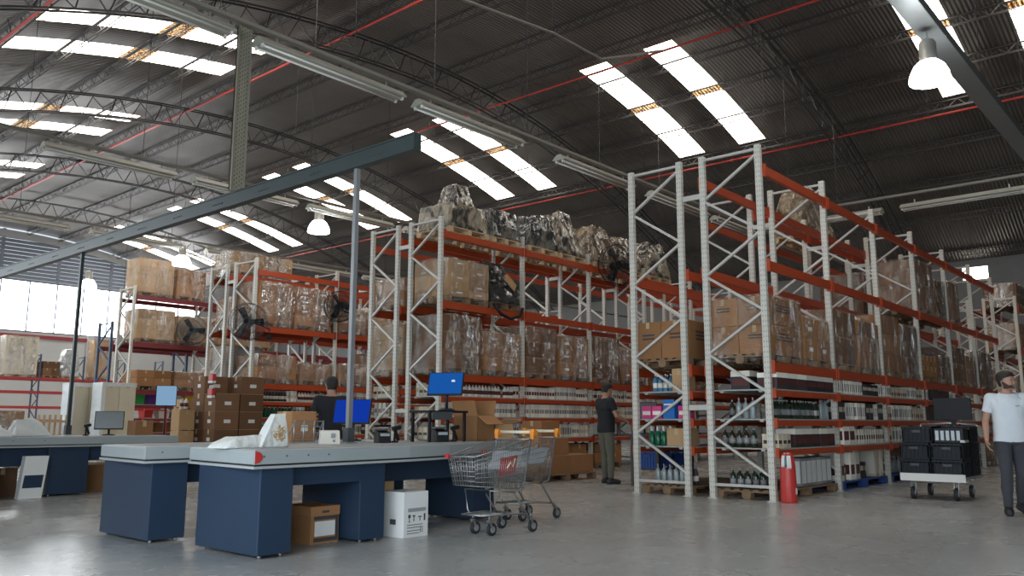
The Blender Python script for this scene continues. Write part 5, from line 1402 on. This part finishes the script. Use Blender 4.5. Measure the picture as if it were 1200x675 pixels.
def crate_parts(t, w, d, h):
    b = MB(); k = .016
    b.bx(-w/2, w/2, -d/2, d/2, 0, .02)
    for (x0, x1, y0, y1) in ((-w/2, w/2, -d/2, -d/2+k), (-w/2, w/2, d/2-k, d/2), (-w/2, -w/2+k, -d/2, d/2), (w/2-k, w/2, -d/2, d/2)):
        b.bx(x0, x1, y0, y1, 0, h*.80)
        b.bx(x0-.008, x1+.008, y0-.008, y1+.008, h-.03, h); b.bx(x0-.004, x1+.004, y0-.004, y1+.004, h*.45, h*.5); b.bx(x0-.006, x1+.006, y0-.006, y1+.006, 0, .025)
    for s in (-1, 1):
        for q in range(7):
            x = -w/2 + w*(q+.5)/7; b.bx(x-.008, x+.008, s*(d/2+.004)-.006, s*(d/2+.004)+.006, .02, h-.03)
            y = -d/2 + d*(q+.5)/7; b.bx(s*(w/2+.004)-.006, s*(w/2+.004)+.006, y-.008, y+.008, .02, h-.03)
    b.build('crate_body', M['crate'], t)
    b = MB()
    for s in (-1, 1): b.bx(s*(w/2+.012)-.003, s*(w/2+.012)+.003, -.06, .06, h*.62, h*.76)
    b.build('hand_grip', M['darkgrey'], t)
cr = None
for (x, y, k, lb) in ((.27,.66,0,'black crate, bottom of the front stack farther from the walking man'),(.27,.22,0,'black crate, bottom of the front stack nearer the walking man'),(.82,.66,0,'black crate, bottom of the rear far stack on the trolley'),(.82,.22,0,'black crate, bottom of the rear stack by the trolley handle'),
                      (.27,.66,1,'black crate in the second layer, front stack farther from the walking man'),(.27,.22,1,'black crate in the second layer, front stack nearer the walking man'),(.82,.66,1,'black crate in the second layer, rear far stack on the trolley'),(.82,.22,1,'black crate in the second layer, rear stack by the trolley handle'),
                      (.3,.62,2,'black crate, top of the front stack farther from the walking man'),(.80,.22,2,'black crate, top of the stack by the trolley handle')):
    p = (13.4+x, 3.1+y, .337+k*.242)
    if cr is None: cr = empty('plastic_crate', p); crate_parts(cr, .48, .40, .235); tag(cr, lb, 'crate')
    else: dup(cr, p, 0, lb)
cr = empty('display_box', (13.68, 3.30, .341+2*.242), .06); tag(cr, 'black box with clear packs and a white rim, standing on the crates of the trolley', 'box')
b = MB(); b.bx(-.2,.2,-.19,.19,0,.2); b.build('body', M['crate'], cr); b = MB(); b.bx(-.215,.1,-.21,-.15,.0,.035); b.build('white_strip', M['paper'], cr)
b = MB()
for q in range(5): b.bx(-.205,-.2,-.15+q*.07,-.105+q*.07,.03,.17)
b.build('clear_pack', M['plastic_clear'], cr)
sb = empty('black_screen', (14.12, 3.36, .341+3*.242), .0); tag(sb, 'square black screen on top of the crates, topmost on the trolley', 'screen')
b = MB(); b.obox((0,0,.25), (.02,0,0), (0,.26,0), (0,0,.165)); b.build('panel', M['black'], sb, bevel=.004); b = MB(); b.bx(-.06,.08,-.08,.08,0,.02); b.bx(0,.04,-.03,.03,.02,.2); b.build('foot', M['black'], sb)

# ------------------------------------------------------------------ packing bench by the man in black
pb = empty('work_bench', (13.35, 8.05, 0)); tag(pb, 'dark packing bench against the rear front rack, beside the man in black', 'bench')
b = MB(); b.bx(-.55,.75,-.3,.3,.86,.9); b.build('top', M['counter_navy'], pb); b = MB(); b.bx(-.5,.7,-.27,.27,.28,.31); b.build('lower_shelf', M['counter_navy'], pb)
for x in (-.5,.7):
    for y in (-.26,.26):
        c = MB(); c.bx(x-.025,x+.025,y-.025,y+.025,0,.86); c.build('leg', M['steel_dark'], pb)
monitor(13.12, 8.2, 1.30, .46, .34, -.75, -.05, 'screen_off', 'grey backed monitor on the packing bench by the man in black', .40)
for x, lb in ((13.1, 'blue plastic crate under the packing bench top, nearer the man in black'), (13.65, 'blue plastic crate under the packing bench top, farther from the man in black')):
    t = empty('blue_crate', (x, 8.03, .312)); tag(t, lb, 'crate'); crate_parts(t, .42, .4, .3)
    for c in t.children: c.data.materials[0] = M['blue_plastic']
cb = link('carton', carton(.3, .26, .2, 'carton'), None, (13.75, 7.98, .902)); tag(cb, 'small brown carton on the packing bench', 'carton')
# ------------------------------------------------------------------ people
def sphere(b, c, rx, ry=None, rz=None, n=12):
    ry = ry or rx; rz = rz or rx
    vs, fs = [], []; m = n//2
    for i in range(m+1):
        th = PI*i/m
        for k in range(n): vs.append((c[0]+rx*math.sin(th)*math.cos(2*PI*k/n), c[1]+ry*math.sin(th)*math.sin(2*PI*k/n), c[2]+rz*math.cos(th)))
    for i in range(m):
        for k in range(n):
            l = (k+1) % n; fs.append((i*n+k, (i+1)*n+k, (i+1)*n+l, i*n+l))
    b.add(vs, fs, 0, True)
def limb(b, pts, rs):
    b.tube(pts, rs[0], 14, rs=rs)
    for p, r in zip(pts, rs): sphere(b, p, r*1.0, n=12)
def loft(b, rings, n=20):
    vs = []
    for (x, y, z, rx, ry) in rings:
        for k in range(n):
            a = 2*PI*k/n; c, s = math.cos(a), math.sin(a)
            vs.append((x + rx*math.copysign(abs(c)**.85, c), y + ry*math.copysign(abs(s)**.85, s), z))
    fs = []
    for i in range(len(rings)-1):
        for k in range(n):
            l = (k+1) % n; fs.append((i*n+k, i*n+l, (i+1)*n+l, (i+1)*n+k))
    fs.append(tuple(reversed(range(n)))); fs.append(tuple((len(rings)-1)*n+k for k in range(n)))
    b.add(vs, fs, 0, True)

def person(lb, loc, yaw, H, J, shirt, trousers, head_yaw=0., head_pitch=0., belly=.0, beard=True, voxel=.0065, sleeve=.62, collar=True):
    rt = empty('person', loc, yaw); tag(rt, lb, 'person')
    s_ = H/1.75; rt.scale = (s_, s_, s_)
    b = MB(); bones = []
    V = lambda q: Vector(q)
    # torso
    loft(b, [(0,0,.86,.10,.13),(0,0,.93,.118,.165),(.005,0,1.0,.115+belly*.6,.16+belly*.3),(.012,0,1.10,.112+belly,.152+belly*.4),(.005,0,1.22,.118+belly*.5,.165),(0,0,1.33,.118,.182),(-.008,0,1.41,.098,.172),(-.012,0,1.46,.068,.125),(-.012,0,1.50,.056,.066),(-.006,0,1.56,.052,.054)])
    bones.append(('torso', V((0,0,.93)), V((0,0,1.42)), .13, .14)); bones.append(('neck', V((-.01,0,1.49)), V((0,0,1.57)), .055, .053))
    hm = Matrix.Translation((0,0,1.55)) @ Matrix.Rotation(head_yaw, 4, 'Z') @ Matrix.Rotation(head_pitch, 4, 'Y') @ Matrix.Translation((0,0,-1.55))
    hb = MB()
    loft(hb, [(.028,0,1.525,.030,.034),(.030,0,1.54,.060,.050),(.022,0,1.565,.078,.060),(.014,0,1.60,.088,.068),(.006,0,1.64,.094,.073),(.0,0,1.68,.098,.076),(-.004,0,1.715,.092,.073),(-.006,0,1.742,.070,.058),(-.006,0,1.757,.036,.032)])
    hb.tube([(.092,0,1.660),(.106,0,1.632),(.117,0,1.612),(.098,0,1.602)], .01, 8, rs=[.009,.012,.015,.010])        # nose
    sphere(hb, (.088,.026,1.672), .018,.024,.010); sphere(hb, (.088,-.026,1.672), .018,.024,.010)        # brows
    sphere(hb, (.094,0,1.578), .012,.024,.008); sphere(hb, (.088,0,1.545), .018,.026,.015)               # lips, chin
    for sg in (-1, 1): sphere(hb, (.0,sg*.077,1.632), .020,.010,.032)                                     # ears
    for i, v in enumerate(hb.v): hb.v[i] = tuple(hm @ Vector(v))
    b.add(hb.v, hb.f, 0, True)
    bones.append(('head', hm @ V((0,0,1.60)), hm @ V((0,0,1.68)), .085, .085))
    for sg in (-1, 1):      # deltoid and chest fill the fold under the arm
        sphere(b, (.012, sg*.135, 1.345), .082, .062, .085); sphere(b, (-.004, sg*.165, 1.405), .064, .06, .06); sphere(b, (-.03, sg*.13, 1.33), .075, .06, .10)
    for sd, sg in (('R', -1), ('L', 1)):
        sh, el, wr = V(J['sh'+sd]), V(J['el'+sd]), V(J['wr'+sd])
        limb(b, [sh + V((0,-sg*.04,.0)), sh, sh.lerp(el, .5), el], [.056,.056,.047,.039]); limb(b, [el, el.lerp(wr, .35), wr], [.039,.042,.026])
        bones.append(('arm'+sd, sh, el, .056, .039)); bones.append(('fore'+sd, el, wr, .04, .026))
        # hand: palm, four fingers of unequal length, thumb
        d = (wr-el).normalized(); hd = V(J.get('hd'+sd, d)).normalized(); ref = V(J.get('pn'+sd, (0, -sg, 0)))     # ref: direction the palm faces
        pn = (ref - hd*ref.dot(hd)).normalized(); side = hd.cross(pn)
        if side.dot(V((1,0,0))) < 0: side = -side          # towards the thumb
        p0 = wr; pc = wr + hd*.05
        pb_ = MB(); sphere(pb_, (0,0,0), .048, .040, .014, 14)
        mt_ = Matrix((hd, side, pn)).transposed()
        for i, v in enumerate(pb_.v): pb_.v[i] = tuple(pc + mt_ @ Vector(v))
        b.add(pb_.v, pb_.f, 0, True); limb(b, [wr, wr + hd*.03], [.025,.022])
        curl = J.get('curl'+sd, .5)
        for k, (off, ln) in enumerate(((.032,.070),(.010,.080),(-.012,.074),(-.033,.058))):
            base = wr + hd*.085 + side*off
            d1 = (hd*math.cos(curl*.5) + pn*math.sin(curl*.5) + side*off*1.6).normalized(); d2 = (hd*math.cos(curl*1.3) + pn*math.sin(curl*1.3) + side*off*1.2).normalized()
            limb(b, [base - hd*.02, base + d1*ln*.5, base + d1*ln*.5 + d2*ln*.5], [.0098,.0090,.0075])
        tb = wr + hd*.025 + side*.032
        limb(b, [tb - side*.012, tb + (hd*.6+side*.55+pn*.35).normalized()*.034, tb + (hd*.6+side*.5+pn*.35).normalized()*.034 + (hd*.9+side*.1+pn*.35).normalized()*.03], [.013,.0105,.0085])
        bones.append(('hand'+sd, wr + hd*.02, wr + hd*.14, .03, .03))
        hp, kn, an = V(J['hp'+sd]), V(J['kn'+sd]), V(J['an'+sd])
        limb(b, [hp, hp.lerp(kn, .45), kn], [.092,.080,.058]); limb(b, [kn, kn.lerp(an, .3), an], [.056,.058,.038])
        bones.append(('thigh'+sd, hp, kn, .09, .057)); bones.append(('shin'+sd, kn, an, .056, .038))
        fd = V(J.get('ft'+sd, (1, sg*.15, 0))).normalized(); toe = an + fd*.15; toe.z = J.get('toe'+sd, .035); heel = an - fd*.04; heel.z = an.z - .05
        limb(b, [heel, an.lerp(toe, .35) + V((0,0,-.02)), toe], [.040,.046,.034]); bones.append(('foot'+sd, heel, toe, .045, .04))
    me = b.mesh('body', M['skin']); tmp = bpy.data.objects.new('tmp', me); COL.objects.link(tmp)
    rm = tmp.modifiers.new('r', 'REMESH'); rm.mode = 'VOXEL'; rm.voxel_size = voxel
    sm = tmp.modifiers.new('s', 'SMOOTH'); sm.factor = .5; sm.iterations = 4
    dg = bpy.context.evaluated_depsgraph_get(); bpy.context.view_layer.update()
    bod = bpy.data.meshes.new_from_object(tmp.evaluated_get(dg)); bpy.data.objects.remove(tmp); bod.name = 'body'
    bod.materials.clear(); bod.materials.append(M['skin'])
    bod.polygons.foreach_set('use_smooth', [True]*len(bod.polygons))
    link('body', bod, rt)
    # which bone each face belongs to
    def owner(p):
        best = None
        for (nm, a, c, r0, r1) in bones:
            ab = c-a; t = max(0, min(1, (p-a).dot(ab)/ab.dot(ab))); dd = (p-(a+ab*t)).length - (r0+(r1-r0)*t)
            if best is None or dd < best[0]: best = (dd, nm, t)
        return best
    own = [owner(f.center) for f in bod.polygons]; inv = hm.inverted()
    vn = [v.normal.copy() for v in bod.vertices]
    def garment(name, pred, off, mt, noise_amp=0.):
        used = {}; vs, fs = [], []
        for f, ow in zip(bod.polygons, own):
            if not pred(f.center, ow): continue
            q = []
            for vi in f.vertices:
                if vi not in used:
                    used[vi] = len(vs); p = bod.vertices[vi].co
                    vs.append(p + vn[vi]*(off + (noise.noise(p*9)*noise_amp if noise_amp else 0)))
                q.append(used[vi])
            fs.append(q)
        if not fs: return
        mb = MB(); mb.add(vs, fs, 0, True); o = mb.build(name, M[mt], rt)
        sm_ = o.modifiers.new('sm', 'SMOOTH'); sm_.factor = .5; sm_.iterations = 12 if name == 'shirt' else 8 if name == 'trousers' else 3
        so = o.modifiers.new('t', 'SOLIDIFY'); so.thickness = off*.9; so.offset = -1
        return o
    isT = lambda ow: ow[1] == 'torso'
    garment('shirt', lambda c, ow: (isT(ow) and .885 < c.z < 1.475) or (ow[1].startswith('arm') and ow[2] < sleeve) or (ow[1] == 'neck' and c.z < 1.468) or (ow[1].startswith('thigh') and c.z > .885), .019, shirt, .006)
    garment('trousers', lambda c, ow: ow[1].startswith('thigh') or (ow[1].startswith('shin') and ow[2] < .97) or (isT(ow) and c.z < .99), .011, trousers, .008)
    for sd in 'RL':
        garment('shoe', lambda c, ow: ow[1] == 'foot'+sd or (ow[1] == 'shin'+sd and ow[2] > .93), .010, 'shoe')
    if collar:
        b = MB(); ring = [(-.008+.074*math.cos(2*PI*k/20), .080*math.sin(2*PI*k/20), 1.487 - .022*math.cos(2*PI*k/20)) for k in range(20)]
        b.tube(ring, .013, 8, closed=True); b.build('collar', M[shirt], rt)
    def isH(c, ow): return ow[1] in ('head', 'neck') and c.z > 1.5
    def hairp(c, ow):
        if not isH(c, ow): return False
        p = inv @ c
        return p.z > 1.655 + max(0, (p.x+.02))*.42 or (p.x < -.015 and p.z > 1.575 - p.x*.1 and abs(p.y) < .085) or (p.x < .012 and p.z > 1.645)
    garment('hair', hairp, .014, 'hair', .012)
    if beard:
        garment('beard', lambda c, ow: isH(c, ow) and (inv @ c).x > .0 and 1.512 < (inv @ c).z < (1.590 if (inv @ c).x > .07 else 1.590 + (.07-(inv @ c).x)*.75) and not ((inv @ c).x > .086 and abs((inv @ c).y) < .022 and 1.566 < (inv @ c).z < 1.584), .004, 'beard', .003)
    for sg in (-1, 1):
        b = MB(); sphere(b, (0,0,0), .007,.012,.006); vs = [hm @ (Vector(v) + Vector((.089, sg*.031, 1.650))) for v in b.v]; e = MB(); e.add(vs, b.f, 0, True); e.build('eye', M['eye'], rt)
    return rt

STAND = dict(hpR=(0,-.085,.92), hpL=(0,.085,.92), shR=(-.01,-.185,1.425), shL=(-.01,.185,1.425))
J1 = dict(STAND, knR=(.10,-.10,.51), anR=(.09,-.11,.085), knL=(.0,.09,.50), anL=(-.17,.09,.13), toeL=.035,
          elR=(-.05,-.255,1.15), wrR=(.04,-.275,.905), pnR=(.2,1,0), curlR=.75, hdR=(.25,.05,-1),
          elL=(-.03,.25,1.15), wrL=(.10,.25,.93), pnL=(.2,-1,0), curlL=.6)
p1 = person('bearded man in white polo shirt and dark trousers walking past the trolley', (11.98, 2.22, 0), R(203), 1.73, J1, 'polo', 'jeans', head_yaw=R(48), belly=.022)
b = MB(); b.bx(.146,.150,.05,.10,1.325,1.331); b.build('chest_print', M['ink'], p1)
J2 = dict(STAND, knR=(.02,-.11,.50), anR=(.0,-.13,.085), knL=(.03,.10,.50), anL=(.05,.12,.085),
          elR=(.06,-.25,1.17), wrR=(.27,-.20,1.10), pnR=(0,.3,-1), curlR=.6, elL=(.10,.23,1.18), wrL=(.32,.14,1.14), pnL=(0,-.3,-1), curlL=.6)
person('man in black T-shirt and olive trousers standing at the packing bench', (12.92, 8.92, 0), R(-22), 1.82, J2, 'tee', 'khaki', head_pitch=R(16), beard=False, voxel=.0075, collar=False)
J3 = dict(STAND, knR=(.02,-.10,.50), anR=(.0,-.11,.085), knL=(.02,.10,.50), anL=(.0,.11,.085),
          elR=(.04,-.26,1.16), wrR=(.24,-.16,1.10), pnR=(0,.3,-1), curlR=.6, elL=(.0,.27,1.14), wrL=(.14,.26,.93), pnL=(0,-1,0), curlL=.6)
person('man in black shirt seen from behind, beyond the deep blue monitor', (7.55, 10.05, 0), R(62), 1.74, J3, 'tee', 'jeans', head_yaw=R(15), beard=False, voxel=.0075, collar=False)

# ------------------------------------------------------------------ camera, world, view
w = bpy.data.worlds.new('sky'); SC.world = w; w.use_nodes = True
w.node_tree.nodes['Background'].inputs[0].default_value = (.75,.85,1,1); w.node_tree.nodes['Background'].inputs[1].default_value = .6
cd = bpy.data.cameras.new('camera'); cam = bpy.data.objects.new('camera', cd); COL.objects.link(cam)
f, pi_, ro, ya = 978.07, .159673, .0022422, .715204
fw = Vector((math.cos(ya)*math.cos(pi_), math.sin(ya)*math.cos(pi_), math.sin(pi_))); r_ = Vector((math.sin(ya), -math.cos(ya), 0)); u_ = r_.cross(fw)
r2 = r_*math.cos(ro) + u_*math.sin(ro); u2 = u_*math.cos(ro) - r_*math.sin(ro)
cam.matrix_world = Matrix(((r2.x, u2.x, -fw.x, 0), (r2.y, u2.y, -fw.y, 0), (r2.z, u2.z, -fw.z, 1.1), (0, 0, 0, 1)))
cd.sensor_width = 36; cd.sensor_fit = 'HORIZONTAL'; cd.lens = f/1200*36; cd.clip_start = .05; cd.clip_end = 300
SC.camera = cam
vs_ = SC.view_settings
SC.display_settings.display_device = 'sRGB'
vs_.view_transform = 'Standard'; vs_.look = 'None'; vs_.gamma = 1; vs_.use_curve_mapping = False; vs_.exposure = .06
cy = SC.cycles
cy.max_bounces = 7; cy.diffuse_bounces = 4; cy.glossy_bounces = 3; cy.transparent_max_bounces = 12; cy.transmission_bounces = 2
cy.sample_clamp_indirect = 6; cy.caustics_reflective = False; cy.caustics_refractive = False
cy.use_denoising = True
bpy.context.view_layer.update()
